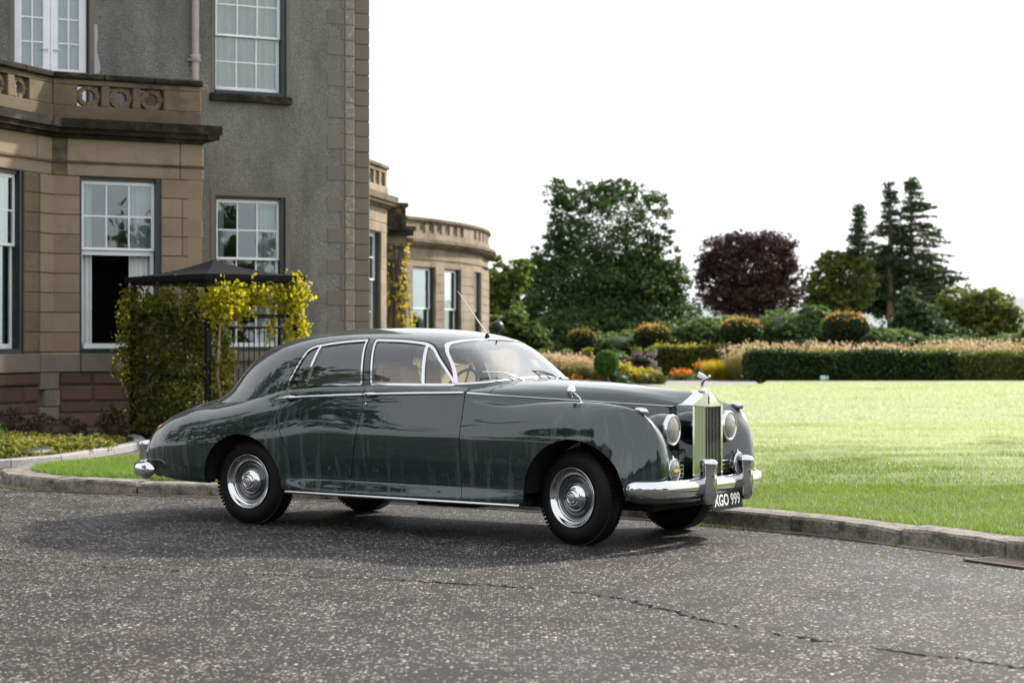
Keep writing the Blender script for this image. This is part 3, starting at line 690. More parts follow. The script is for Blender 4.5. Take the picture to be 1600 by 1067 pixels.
def flowers(label, u, v, Y, r, h, n, group='orange flower clumps'):
    p = px(u, v, Y); b0 = (p[0], Y, .05); root = tag(empty('flower_clump', b0), label, 'flowers', group)
    P = np.stack([rng.normal(0, r * .6, n), rng.normal(0, r * .6, n), p[2] - .05 + rng.normal(0, .07, n)], 1); V, F = leaves(P, .10, asp=1.2); link(bpy.data.objects.new('petals', fastmesh('petals', V, F, L_ORANGE)), root)['kind'] = 'stuff'
    P = np.stack([rng.normal(0, r * .7, n * 2), rng.normal(0, r * .7, n * 2), rng.uniform(0, max(.1, p[2] - .12), n * 2)], 1); V, F = leaves(P, .12, asp=3); link(bpy.data.objects.new('leaves', fastmesh('leaves', V, F, L_BUSH)), root)
flowers('rounded orange flower clump at the back of the path', 1066, 583, 73, .30, .4, 300)
flowers('tall orange and yellow flower clump behind the mascot', 1100, 571, 75, .30, .7, 220)
flowers('small orange flower clump beside the hedge end', 1160, 577, 73.5, .18, .5, 130)
flowers('strip of orange flowers under the beige grasses', 892, 596, 64.5, .38, .2, 150)
flowers('orange flower spray left of the hedge', 1150, 560, 76, .3, .6, 120)
for u, lb in ((1112, 'upright yellow green perennials in front of the yellow hedge, left clump'), (1130, 'upright yellow green perennials in front of the yellow hedge, middle clump'), (1146, 'upright yellow green perennials next to the small orange flowers')):
    p = px(u, 590, 74); tallgrass(lb, p[0], 74, .28, .85, 600, L_YELL, None, 'upright yellow perennials')
p = px(918, 560, 78); shrub('golden_shrub', 'small golden conifer left of the clipped ball', 'shrub', [(p[0], 78, .75, .32, .3, .55), (p[0] - .3, 78, .5, .3, .3, .35)], 1600, .09, L_YELL)
p = px(940, 560, 84); shrub('golden_shrub', 'green gold shrub behind the clipped ball', 'shrub', [(px(958, 556, 82)[0], 82, .8, .7, .4, .3)], 1500, .10, L_LIGHT)
STONE_G = speckle('weathered garden stone', (.20, .18, .15), (.36, .33, .28), 12, .9, .5, 30, c3=(.10, .10, .08), s2=4)
def urn(label, u, v, Y, hp):
    p = px(u, v, Y); root = tag(empty('stone_urn', (p[0], Y, .05)), label, 'urn', 'stone garden urns'); zt = p[2] + .20 - .05
    m = MB(); m.lathe([(0, zt - .44), (.13, zt - .44), (.13, zt - .40), (.06, zt - .36), (.06, zt - .32), (.16, zt - .24), (.21, zt - .10), (.19, zt - .04), (.235, zt - .02), (.235, zt), (.20, zt), (.18, zt - .06), (0, zt - .06)], 20); m.build('bowl', STONE_G, root)
    m = MB(); m.box((0, 0, (zt - .44) / 2), (.30, .30, zt - .44), bev=.01); m.box((0, 0, .08), (.40, .40, .16), bev=.02); m.box((0, 0, zt - .47), (.38, .38, .06), bev=.01); m.build('pedestal', STONE_G, root)
    P = np.array([0, 0, zt + .03]) + rng.normal(0, .07, (160, 3)) * [1.3, 1.3, .8]; V, F = leaves(P, .09); link(bpy.data.objects.new('plant', fastmesh('pl', V, F, L_LIGHT)), root)['kind'] = 'stuff'
urn('stone urn on its pedestal beside the windscreen edge', 845, 558, 80, 1); urn('stone urn with a green tuft left of the small golden conifer', 886, 558, 80, 1)
urn('pale stone urn behind the purple leaved plants', 995, 556, 76, 1); urn('stone urn on a broad pedestal at the end of the terrace wall', 1018, 556, 74, 1)
gw = tag(empty('terrace_wall', (px(1000, 590, 73)[0], 73, .05)), 'low stone terrace wall below the purple leaved plants', 'wall')
for r_ in range(3):
    for c_ in range(4):
        m = MB(); m.box((-.62 + c_ * .36 + (r_ % 2) * .16, rng.uniform(-.03, .03), .14 + r_ * .24), (.34, .5, .22), bev=.03); m.build('stone', STONE_G, gw)
p = px(1000, 565, 72.4); shrub('purple_shrub', 'dark purple leaved plants along the terrace wall', 'shrub', [(px(984, 566, 72.4)[0], 72.4, px(984, 566, 72.4)[2], .34, .3, .2), (px(1004, 563, 72.4)[0], 72.4, px(1004, 563, 72.4)[2], .40, .3, .22)], 1500, .09, L_PURP)
L_VIOLET = leaf_mat('violet flowers', (.12, .08, .22), (.2, .14, .32), (.75, .75, .8), .3, .3)
p = px(868, 558, 78); shrub('violet_flowers', 'violet and white flowers between the two left urns', 'flowers', [(p[0], 78, p[2], .30, .25, .16), (p[0] - .15, 78, p[2] - .5, .2, .2, .5)], 700, .10, L_VIOLET)
# small pale box lights at the hedge foot
m = MB(); m.box((0, 0, .12), (.20, .10, .16), bev=.02); m.box((.16, .02, .12), (.07, .06, .14), bev=.01); m.tube([(-.05, 0, 0), (-.05, 0, .06)], .02, 6)
o = m.build('garden_marker', simple('pale marker', (.45, .55, .58), .5)); o.location = (px(1286, 595, 69.4)[0], 69.4, .10); tag(o, 'small pale blue grey box at the foot of the long hedge', 'garden light')
# far hills
hx = np.linspace(-700, 900, 90); V = []; F = []
for i, x in enumerate(hx):
    z = 9 + 10 * (0.5 + .5 * math.sin(x * .006 + 1.2)) * (1 if x > 100 else .4) + 3 * math.sin(x * .023) + (9 if x > 190 else 0) * min(1, max(0, (x - 190) / 60))
    V += [(x, 1000, z), (x, 1200, z * 1.1), (x, 900, -1)]
for i in range(len(hx) - 1):
    a, b = 3 * i, 3 * i + 3; F += [[a, b, b + 1, a + 1], [a + 2, b + 2, b, a]]
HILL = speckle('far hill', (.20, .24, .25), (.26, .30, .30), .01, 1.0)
tag(mob('hills', V, F, HILL, smooth=True), kind='structure')
# the wood on the other side of the drive, seen only as a reflection in the car and the windows
wb = []
for a in np.linspace(R(192), R(340), 46):
    d = 62 + 10 * math.sin(a * 7); hgt = (6.6 if a < R(285) else 5.6) + (2.6 if a < R(285) else 1.9) * math.sin(a * 11) + 1.2 * math.sin(a * 23)
    wb += [(d * math.cos(a), d * math.sin(a), hgt * .5, 5.5, 5, hgt * .55), (d * math.cos(a) + 2, d * math.sin(a) + 2, hgt * .9, 3.2, 3, hgt * .3)]
for a, d, hgt in ((156, 26, 13), (166, 23, 11), (177, 27, 12)):
    a = R(a); wb += [(d * math.cos(a) + 2, d * math.sin(a) + 8, hgt * .45, 3.6, 3.2, hgt * .5), (d * math.cos(a) + 3, d * math.sin(a) + 8, hgt * .85, 2.0, 2.0, hgt * .3)]
P, C = blob_points(wb, 90000, .2, csize=.3); V, F = leaves(P, .62)
tag(link(bpy.data.objects.new('far_wood', fastmesh('wood', V, F, L_DARK))), 'dark belt of trees on the far side of the drive', 'wood', kind='stuff')

# dark round lamp head on its post near the bow front
p = px(777, 513, 60); gl_ = tag(empty('garden_lamp', (p[0], 60, .05)), 'dark round lamp head on a post near the bow front', 'garden light')
LMAT = simple('dark lamp metal', (.006, .006, .008), .4)
m = MB(); m.lathe([(.19 * math.sin(t), p[2] - .19 * math.cos(t)) for t in np.linspace(.01, 3.13, 12)], 18); m.box((-.18, -.05, p[2] - .03), (.18, .14, .2), bev=.05); m.build('lamp_head', LMAT, gl_)
m = MB(); m.tube([(0, 0, 0), (0, 0, p[2] - .15)], .05, 8); m.build('post', LMAT, gl_)
# ================================================================ the car
def paint_mat():
    g = NG('car paint'); co = g.coord('Object')
    # rain has dried in vertical streaks: roughness and a faint relief follow the streaks
    stv = g.coord('Object', (19, 19, .75)); st = g.noise(stv, 1.0, 4, .62, .2)
    stm = g.ramp(st, [(.53, (0, 0, 0)), (.61, (1, 1, 1))])
    patch = g.ramp(g.noise(co, 1.25, 4, .55), [(.44, (0, 0, 0)), (.62, (1, 1, 1))])
    m = g.math('MULTIPLY', stm, patch)
    dust = g.ramp(g.noise(co, 3, 4, .6), [(.3, (.0055, .0165, .0150)), (.75, (.0075, .0205, .0188))])
    c = g.mix(g.math('MULTIPLY', m, .42), dust, (.085, .108, .108))
    r = g.math('ADD', g.math('MULTIPLY', m, .14), .015)
    g.set(Base_Color=c, Roughness=.38, Specular_IOR_Level=.10, Coat_Weight=1.0, Coat_IOR=1.70, Coat_Roughness=r, IOR=1.5)
    b = g.node('ShaderNodeBump', Strength=.10, Distance=.004); g.l.new(g.noise(co, 260, 2, .5), b.inputs['Height'])
    b2 = g.node('ShaderNodeBump', Strength=.10, Distance=.01); g.l.new(m, b2.inputs['Height']); g.l.new(b.outputs[0], b2.inputs['Normal'])
    g.l.new(b2.outputs[0], g.b.inputs['Normal'])
    return g.m
PAINT = paint_mat()
CHROME = NG('chrome').set(Base_Color=(.60, .61, .63), Metallic=1, Roughness=.05).m
CHROMEB = NG('brushed bright metal').set(Base_Color=(.62, .62, .63), Metallic=1, Roughness=.2).m
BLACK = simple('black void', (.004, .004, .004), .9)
RUBBER = speckle('tyre rubber', (.0035, .0035, .004), (.006, .006, .0065), 14, .6, Specular_IOR_Level=.2)
SEAL = simple('black rubber seal', (.004, .004, .004), .5, 0, Specular_IOR_Level=.2)
LEATHER = speckle('tan leather', (.50, .34, .18), (.62, .44, .25), 9, .45, .15, 60)
LEATHERG = speckle('grey leather', (.16, .145, .13), (.22, .2, .18), 9, .5, .15, 60)
WOOD = speckle('walnut', (.08, .035, .012), (.16, .07, .025), 12, .25)
HEADLN = simple('cloth lining', (.10, .085, .07), .9)
def glass_mat(name, tint, streak=0.0, refl=1.0, rough=.0):
    g = NG(name); n, l = g.n, g.l
    g.n.remove(g.b)
    tr = g.node('ShaderNodeBsdfTransparent'); tr.inputs[0].default_value = (*tint, 1)
    gl = g.node('ShaderNodeBsdfGlossy', Roughness=rough); gl.inputs[0].default_value = (.95, .98, 1, 1)
    fr = g.node('ShaderNodeFresnel', IOR=1.52)
    k = g.math('MULTIPLY', fr.outputs[0], 1.9 * refl)
    k = g.math('MINIMUM', k, 1.0)
    mx = g.node('ShaderNodeMixShader'); l.new(k, mx.inputs[0]); l.new(tr.outputs[0], mx.inputs[1]); l.new(gl.outputs[0], mx.inputs[2])
    o = mx.outputs[0]
    if streak:
        st = g.noise(g.coord('Object', (46, 46, 1.3)), 1.0, 4, .65, .3)
        dr = g.noise(g.coord('Object', (110, 110, 60)), 1.0, 2, .6)
        a = g.ramp(st, [(.42, (0, 0, 0)), (.72, (1, 1, 1))]); b = g.ramp(dr, [(.60, (0, 0, 0)), (.72, (1, 1, 1))])
        f = g.math('MINIMUM', g.math('ADD', g.math('MULTIPLY', a, streak), g.math('MULTIPLY', b, streak * .35)), .75)
        df = g.node('ShaderNodeBsdfDiffuse'); df.inputs[0].default_value = (.34, .36, .37, 1)
        tl = g.node('ShaderNodeBsdfTranslucent'); tl.inputs[0].default_value = (.5, .52, .53, 1)
        ad = g.node('ShaderNodeMixShader'); ad.inputs[0].default_value = .35; l.new(df.outputs[0], ad.inputs[1]); l.new(tl.outputs[0], ad.inputs[2])
        m2 = g.node('ShaderNodeMixShader'); l.new(f, m2.inputs[0]); l.new(o, m2.inputs[1]); l.new(ad.outputs[0], m2.inputs[2]); o = m2.outputs[0]
    l.new(o, g.out.inputs[0]); return g.m
GLASS_SIDE = glass_mat('wet side glass', (.88, .92, .91), .09, 1.15)
GLASS_SCREEN = glass_mat('windscreen glass', (.80, .86, .84), .05)
def lens_mat():
    g = NG('fluted lamp glass'); g.set(Base_Color=(.62, .63, .61), Roughness=.10, Transmission_Weight=.68, IOR=1.45, Coat_Weight=1.0)
    wv = g.node('ShaderNodeTexWave', Scale=26.0); wv.bands_direction = 'Y'; tc = g.node('ShaderNodeTexCoord'); g.l.new(tc.outputs['Object'], wv.inputs['Vector']); g.bump(wv.outputs['Fac'], .8, .01); return g.m
LENS = lens_mat()

X0, Y0, YAW = -1.7076, 16.8811, -.5769
car = tag(empty('saloon_car', (X0, Y0, 0), YAW), 'dark green vintage saloon with chrome radiator grille and XGO 999 plate parked on the drive', 'car')

BODY = {
 -1.31: [(.30,.46),(.36,.47),(.40,.50),(.42,.53),(.42,.56),(.40,.60),(.35,.63),(.28,.65),(.2,.66),(.1,.665),(.05,.67),(0,.67)],
 -1.26: [(.50,.40),(.58,.42),(.64,.47),(.67,.52),(.66,.58),(.62,.64),(.54,.69),(.45,.715),(.35,.735),(.23,.75),(.12,.757),(0,.76)],
 -1.17: [(.60,.36),(.70,.37),(.755,.44),(.775,.53),(.765,.62),(.72,.70),(.63,.76),(.52,.79),(.4,.815),(.27,.835),(.13,.845),(0,.85)],
 -.99: [(.68,.345),(.78,.355),(.835,.44),(.86,.55),(.852,.67),(.805,.775),(.71,.845),(.59,.885),(.46,.915),(.3,.94),(.15,.952),(0,.957)],
 -.75: [(.75,.335),(.85,.34),(.895,.45),(.915,.58),(.905,.71),(.862,.825),(.77,.905),(.64,.948),(.51,.983),(.33,1.016),(.16,1.034),(0,1.04)],
 -.4: [(.78,.33),(.89,.335),(.93,.45),(.948,.60),(.94,.74),(.90,.86),(.81,.94),(.70,.985),(.56,1.03),(.37,1.075),(.18,1.10),(0,1.105)],
 0: [(.80,.32),(.90,.325),(.935,.45),(.955,.62),(.95,.77),(.915,.90),(.85,.985),(.77,1.04),(.6,1.085),(.4,1.12),(.2,1.14),(0,1.15)],
 .35: [(.80,.305),(.905,.31),(.925,.43),(.94,.60),(.94,.77),(.915,.92),(.872,1.02),(.83,1.10),(.62,1.12),(.4,1.13),(.2,1.14),(0,1.14)],
 .65: [(.80,.29),(.91,.295),(.905,.42),(.925,.6),(.93,.78),(.915,.93),(.885,1.05),(.845,1.13),(.62,1.135),(.4,1.135),(.2,1.14),(0,1.14)],
 1.2: [(.80,.285),(.91,.29),(.90,.415),(.923,.6),(.932,.78),(.915,.93),(.89,1.05),(.853,1.145),(.62,1.15),(.4,1.15),(.2,1.15),(0,1.15)],
 1.75: [(.80,.28),(.91,.285),(.902,.41),(.926,.6),(.933,.79),(.910,.93),(.885,1.05),(.850,1.15),(.62,1.155),(.4,1.155),(.2,1.155),(0,1.155)],
 2.17: [(.80,.28),(.91,.285),(.905,.41),(.928,.6),(.935,.80),(.905,.93),(.878,1.04),(.845,1.13),(.62,1.16),(.4,1.16),(.2,1.16),(0,1.16)],
}
bx = sorted(BODY)
def y_be(x): return .86 - .398 * (x - 2.11)
def z_be(x): return 1.114 - .06 * (x - 2.11)
Cb = np.array([[(x, -y, z) for y, z in BODY[x]] for x in bx])
us = np.concatenate([np.linspace(-1.31, -1.12, 30)[:-1], np.linspace(-1.12, 2.17, 240)])
Gb = loft(Cb, np.array(bx), us, 128)
body_n = Srf.grid(Gb, flip=False)
if body_n.N[np.argmin(np.abs(body_n.V[:, 0] - 1) + np.abs(body_n.V[:, 2] - .6))][1] > 0: body_n = Srf.grid(Gb, flip=True)
def side_y(x, z):
    i = int(np.argmin(np.abs(us - x))); pr = Gb[i]; j = np.argmax(pr[:, 2] > 1.128) if (pr[:, 2] > 1.128).any() else len(pr)
    j = max(j, 10); return float(np.interp(z, pr[2:j, 2], pr[2:j, 1]))

FDOOR = rounded([(1.107, .41), (1.15, .6), (1.20, .85), (1.222, .97), (1.222, 1.3), (2.3, 1.3), (2.3, .41)], [.04, .2, .2, .05, 0, 0, 0])
RDOOR = rounded([(1.107, .41), (1.15, .6), (1.20, .85), (1.222, .97), (1.222, 1.3), (.42, 1.3), (.42, 1.03), (.378, .95), (.372, .87), (.44, .72), (.50, .62), (.522, .52), (.535, .412)],
                [.04, .2, .2, .05, 0, 0, .05, .05, .06, .2, .06, .06, .03])
FRARCH, RRARCH = (3.165, .355, .432), (0.0, .335, .412)
def sd_front(V): return poly_sdf(FDOOR, V[:, 0], V[:, 2])
def sd_rear(V): return poly_sdf(RDOOR, V[:, 0], V[:, 2])
def arch(a): return lambda V: np.hypot(V[:, 0] - a[0], V[:, 2] - a[1]) - a[2]
G2 = .0032
def cabin_open(V): return -np.minimum.reduce([V[:, 0] + .12, 2.3 - V[:, 0], .79 - np.abs(V[:, 1]), V[:, 2] - 1.03])

sh = body_n.keep(arch(RRARCH)).keep(cabin_open)
fd = sh.keep(lambda V: sd_front(V) - G2); rd = sh.keep(lambda V: sd_rear(V) - G2)
shell = sh.keep(lambda V: -sd_front(V) - G2).keep(lambda V: -sd_rear(V) - G2)
shell = shell + shell.mirror()

# --- front wings: ribs fan round the nose
WR = []
for x, pts in [(2.17, [(.80,.28),(.91,.285),(.905,.41),(.928,.6),(.935,.80),(.905,.93),(.878,1.04),(.872,1.062),(.868,1.078),(.864,1.094),(.860,1.108)]),
               (2.5, [(.80,.28),(.91,.285),(.912,.41),(.932,.6),(.938,.80),(.912,.92),(.862,1.012),(.82,1.016),(.775,1.012),(.73,1.03),(.705,1.086)]),
               (2.85, [(.80,.29),(.91,.295),(.918,.42),(.936,.6),(.941,.80),(.915,.945),(.835,1.043),(.76,1.036),(.67,1.0),(.590,.99),(.563,1.065)]),
               (3.15, [(.82,.30),(.92,.305),(.93,.42),(.942,.6),(.943,.80),(.912,.96),(.812,1.056),(.72,1.04),(.61,.98),(.47,.955),(.444,1.046)]),
               (3.4, [(.82,.30),(.92,.305),(.93,.42),(.940,.6),(.935,.80),(.898,.955),(.795,1.043),(.69,1.02),(.56,.95),(.375,.915),(.345,1.032)])]:
    WR.append([(x, -y, z) for y, z in pts])
def nose(cr, base, bulge, inn):
    cx, cy, cz = cr; bx_, by_, bz_ = base; P = [(bx_ - .02, .83, bz_ - .01), (bx_, by_, bz_)]
    for f, k in ((.2, .9), (.45, .72), (.72, .45), (.9, .22)):
        P.append((bx_ + (cx - bx_) * f, cy + (by_ + bulge - cy) * (1 - f**2.2) * 1.0, bz_ + (cz - bz_) * f))
    P.append((cx, cy, cz)); P += inn
    return [(x, -y, z) for x, y, z in P]
WR.append(nose((3.61, .780, 1.000), (3.49, .93, .32), .008, [(3.61,.68,.972),(3.60,.53,.900),(3.60,.33,.875),(3.595,.268,1.015)]))
WR.append(nose((3.722, .762, .925), (3.54, .925, .35), .002, [(3.722,.68,.898),(3.695,.54,.835),(3.65,.38,.81),(3.62,.26,.90)]))
WR.append(nose((3.785, .750, .800), (3.58, .915, .38), .0, [(3.792,.69,.785),(3.75,.55,.745),(3.68,.39,.73),(3.63,.26,.75)]))
WR.append(nose((3.810, .745, .650), (3.59, .905, .385), .0, [(3.817,.69,.645),(3.775,.55,.63),(3.70,.39,.62),(3.63,.26,.62)]))
WR.append(nose((3.810, .742, .520), (3.59, .90, .375), .0, [(3.817,.69,.52),(3.775,.55,.51),(3.70,.39,.50),(3.63,.26,.50)]))
WR.append(nose((3.79, .738, .42), (3.57, .895, .345), .0, [(3.795,.68,.42),(3.75,.55,.41),(3.68,.39,.40),(3.62,.26,.40)]))
wk = np.array([2.17, 2.5, 2.85, 3.15, 3.4, 3.6, 3.74, 3.86, 3.97, 4.06, 4.13])
Gw = loft(np.array(WR), wk, np.linspace(2.176, 4.13, 190), 150)
wing = Srf.grid(Gw); wing = Srf.grid(Gw, flip=True) if wing.N[np.argmin(np.abs(wing.V[:, 0] - 2.4) + np.abs(wing.V[:, 2] - .6))][1] > 0 else wing
wing = wing.keep(arch(FRARCH))
iw = MB()
for sg in (-1, 1):
    V = []
    for x in np.linspace(2.4, 3.66, 24): V += [(x, sg * (y_be(x) - .012), z_be(x) + .004), (x, sg * (y_be(x) - .016), z_be(x) - .40)]
    iw.add(V, [[2 * i, 2 * i + 1, 2 * i + 3, 2 * i + 2][::sg] for i in range(23)], True)
iw.build('inner_wing', PAINT, car)

# --- bonnet and cowl
BN = {2.05: [(.876,1.105),(.868,1.118),(.84,1.127),(.75,1.142),(.5,1.165),(.25,1.180),(0,1.185)],
      2.30: [(.784,1.101),(.774,1.117),(.748,1.131),(.650,1.157),(.45,1.186),(.22,1.199),(0,1.203)],
      2.85: [(.562,1.068),(.556,1.090),(.535,1.112),(.465,1.149),(.34,1.174),(.17,1.187),(0,1.190)],
      3.25: [(.404,1.046),(.399,1.070),(.382,1.091),(.335,1.123),(.235,1.146),(.125,1.158),(0,1.162)],
      3.69: [(.232,1.016),(.231,1.024),(.224,1.036),(.185,1.056),(.125,1.084),(.06,1.112),(0,1.127)]}
nx = sorted(BN); Cn = np.array([[(x, -y, z) for y, z in BN[x]] for x in nx])
Gn = loft(Cn, np.array(nx), np.linspace(2.05, 3.69, 110), 60)
bon = Srf.grid(Gn); bon = Srf.grid(Gn, flip=True) if bon.N[len(bon.N) // 2][2] < 0 else bon
SEAM = 2.335
cowl = bon.keep(lambda V: SEAM - .003 - V[:, 0]); bonn = bon.keep(lambda V: V[:, 0] - SEAM - .003)

# --- cabin: horizontal rings
#     z, front x, rear x, half width
RG = [(.99, 2.40, -.80, .865), (1.10, 2.375, -.60, .853), (1.16, 2.325, -.535, .842), (1.22, 2.26, -.485, .826), (1.30, 2.165, -.405, .800), (1.38, 2.065, -.295, .766),
      (1.44, 1.985, -.185, .733), (1.49, 1.905, -.055, .693), (1.53, 1.82, .085, .640), (1.56, 1.71, .24, .565), (1.583, 1.57, .39, .465), (1.60, 1.40, .55, .345), (1.610, 1.22, .72, .21), (1.613, 1.08, .84, .09), (1.6135, .98, .94, .01)]
XM = .95
RG = np.array(RG); rk = chord(RG[:, [0, 2, 3]] + RG[:, [1]] * np.array([[0, 0, 0]]) ) ; rk = np.concatenate([[0], np.cumsum(np.linalg.norm(np.diff(RG, axis=0) * [1, .6, .6, 1], axis=1))])
RS = spline(RG, rk, np.linspace(0, rk[-1], 170)); RS[:, 3] = np.maximum(RS[:, 3], .004)
th = np.concatenate([np.linspace(0, .55, 60)[:-1], np.linspace(.55, 1.25, 110)[:-1], np.linspace(1.25, 2.6, 110)[:-1], np.linspace(2.6, math.pi, 30)])
Gc = np.zeros((len(RS), len(th), 3))
for i, (z, xf, xr, wd) in enumerate(RS):
    k = min(1, max(0, (z - 1.45) / .16)); nf = 4.2 * (1 - k) + 2.2 * k; nr = 2.9 * (1 - k) + 2.2 * k
    c, s_ = np.cos(th), np.sin(th)
    n_ = np.where(c > 0, nf, nr); a = np.where(c > 0, xf - XM, XM - xr)
    Gc[i, :, 0] = XM + a * np.sign(c) * np.abs(c) ** (2 / n_); Gc[i, :, 1] = -wd * np.abs(s_) ** (2 / n_)
    crown = np.zeros_like(c); Gc[i, :, 2] = z + crown
# resample each ring by arc length so cells stay even
for i in range(len(RS)):
    d = chord(Gc[i]); t = np.linspace(0, d[-1], len(th)); Gc[i] = np.stack([np.interp(t, d, Gc[i][:, k]) for k in range(3)], 1)
for i in range(len(RS)):
    A = Gc[i].copy()
    for _ in range(4): A[1:-1] = (A[:-2] + 2 * A[1:-1] + A[2:]) / 4
    Gc[i] = A
cab = Srf.grid(Gc); cab = Srf.grid(Gc, flip=True) if cab.N[np.argmin(np.abs(cab.V[:, 0] - 1) + np.abs(cab.V[:, 2] - 1.3))][1] > 0 else cab
def cab_at(x, z):
    V = cab.V; i = np.argmin((V[:, 0] - x)**2 + (V[:, 2] - z)**2 + np.where(V[:, 1] > -.3, 9, 0)); return V[i], cab.N[i]

RWIN = rounded([(.400, 1.137), (.475, 1.31), (.535, 1.432), (.605, 1.465), (.85, 1.500), (1.104, 1.516), (1.178, 1.158)], [.04, .3, .10, .2, .3, .015, .015])
FWIN = rounded([(1.262, 1.160), (1.182, 1.516), (1.45, 1.510), (1.655, 1.488), (1.745, 1.452), (1.808, 1.385), (1.93, 1.268), (2.012, 1.180), (2.005, 1.162)], [.015, .015, .3, .3, .3, .2, .3, .03, .01])
SCRN = rounded([(-.765, 1.168), (-.615, 1.478), (-.40, 1.512), (0, 1.528), (.40, 1.512), (.615, 1.478), (.765, 1.168), (.4, 1.203), (0, 1.215), (-.4, 1.203)], [.015, .10, .2, .3, .2, .10, .015, .3, .5, .3])
REARW = rounded([(-.27, 1.20), (-.25, 1.34), (.25, 1.34), (.27, 1.20)], .05)
def sF(V): return np.where(V[:, 1] < -.3, poly_sdf(FWIN, V[:, 0], V[:, 2]), -1)
def sR(V): return np.where(V[:, 1] < -.3, poly_sdf(RWIN, V[:, 0], V[:, 2]), -1)
cabF = cab + cab.mirror()
def sS(V): return np.where(V[:, 0] > 1.5, poly_sdf(SCRN, V[:, 1], V[:, 2]) * .6, -1)
def sB(V): return np.where(V[:, 0] < .3, poly_sdf(REARW, V[:, 1], V[:, 2]), -1)
roof_n = cab.keep(lambda V: -sF(V)).keep(lambda V: -sR(V))
roof = (roof_n + roof_n.mirror()).keep(lambda V: -sS(V)).keep(lambda V: -sB(V))

body = (shell + (cowl + cowl.mirror())).build('body', PAINT, car, flange=.02)
roof.build('roof', PAINT, car, flange=.018)
(roof.offset(-.03)).build('headlining', HEADLN, car)
for k, s_ in enumerate((wing, wing.mirror())): s_.build('front_wing', PAINT, car, flange=.03)
(bonn + bonn.mirror()).build('bonnet', PAINT, car, flange=.015)
MOULD_PATH = [(x, z) for x, z in ((.405, 1.043), (.7, 1.060), (1.0, 1.074), (1.222, 1.083), (1.5, 1.094), (1.8, 1.102), (2.166, 1.110))]
def strip(name, pts, half, out, mat, parent, nrm=None):
    """a half round moulding that lies on the body side; pts: (x, y, z, half height)"""
    mb = MB(); V = []; F = []
    for x, y, z, h in pts:
        for a in np.linspace(-90, 90, 7):
            V.append((x, y - out * math.cos(R(a)) * (h / half) ** .5, z + h * math.sin(R(a))))
    n = len(pts)
    for i in range(n - 1):
        for k in range(6): F.append([i * 7 + k, i * 7 + k + 1, (i + 1) * 7 + k + 1, (i + 1) * 7 + k][::-1])
    mb.add(V, F, True); mb.add(V[:7], [list(range(7))]); mb.add(V[-7:], [list(range(7))[::-1]])
    return mb
def mir(mb):
    m = MB(); m.v = [(x, -y, z) for x, y, z in mb.v]; m.f = [f[::-1] for f in mb.f]; m.s = list(mb.s); m.m = list(mb.m); return m
mz = lambda x: float(np.interp(x, [p[0] for p in MOULD_PATH], [p[1] for p in MOULD_PATH]))
def both(name, mb, mat, parents):
    return [mb.build(name, mat, parents[0]), mir(mb).build(name, mat, parents[1])]
fdo = [s_.build('front_door', PAINT, car, flange=.02) for s_ in (fd, fd.mirror())]
rdo = [s_.build('rear_door', PAINT, car, flange=.02) for s_ in (rd, rd.mirror())]
both('waist_moulding', strip('m', [(x, side_y(x, mz(x)) - .001, mz(x), .0135) for x in np.linspace(1.228, 2.163, 26)], .0135, .016, CHROME, None), CHROME, fdo)
both('waist_moulding', strip('m', [(x, side_y(x, mz(x)) - .001, mz(x), .0135 if x > .5 else .006 + (x - .33) * .044) for x in np.linspace(.345, 1.216, 26)], .0135, .016, CHROME, None), CHROME, rdo)
# the moulding runs on along the foot of the bonnet, thinner
both('bonnet_moulding', strip('m', [(x, -y_be(x) - .004 - .002, z_be(x) - .004, max(.0125 - (x - 2.17) * .03, .0045)) for x in np.linspace(2.178, 3.64, 40)], .0125, .010, CHROME, None), CHROME, (car, car))
# door handles: bullet shaped grip with a waisted neck, at the tail of the moulding
def handle(x0, z0):
    mb = MB(); P = []; r = []
    L = .185
    for t in np.linspace(0, 1, 14):
        x = x0 + L * t; z = mz(max(x, .41)) + .002; y = side_y(max(x, .36), z) - .026 + .012 * t**2
        P.append((x, y, z)); r.append(.0045 + .0135 * (math.sin(math.pi * min(1, t * 1.25 + .04)) ** .6 if t < .78 else max(0, math.sin(math.pi * min(1, .78 * 1.25 + .04))) ** .6 * (1 - (t - .78) / .22 * .5)))
    r[0] = .004
    mb.tube(P, r, 10); mb.tube([(x0 + .02, side_y(max(x0 + .02, .36), z0) + .01, z0), (x0 + .02, side_y(max(x0 + .02, .36), z0) - .03, z0)], [.018, .013], 10)
    return mb
both('handle', handle(1.232, mz(1.25)), CHROME, fdo); both('handle', handle(.418, mz(.43)), CHROME, rdo)
kb = MB().lathe([(.012, .012), (.012, -.012), (.006, -.016), (0, -.016)], 12, 'y', (1.262, side_y(1.262, 1.012), 1.012)); both('key_button', kb, CHROME, fdo)
# sill strip
both('sill_strip', strip('m', [(x, -.912, .292 - (x - .45) * .0055, .013) for x in np.linspace(.455, 2.70, 40)], .013, .014, CHROME, None), CHROME, (car, car))

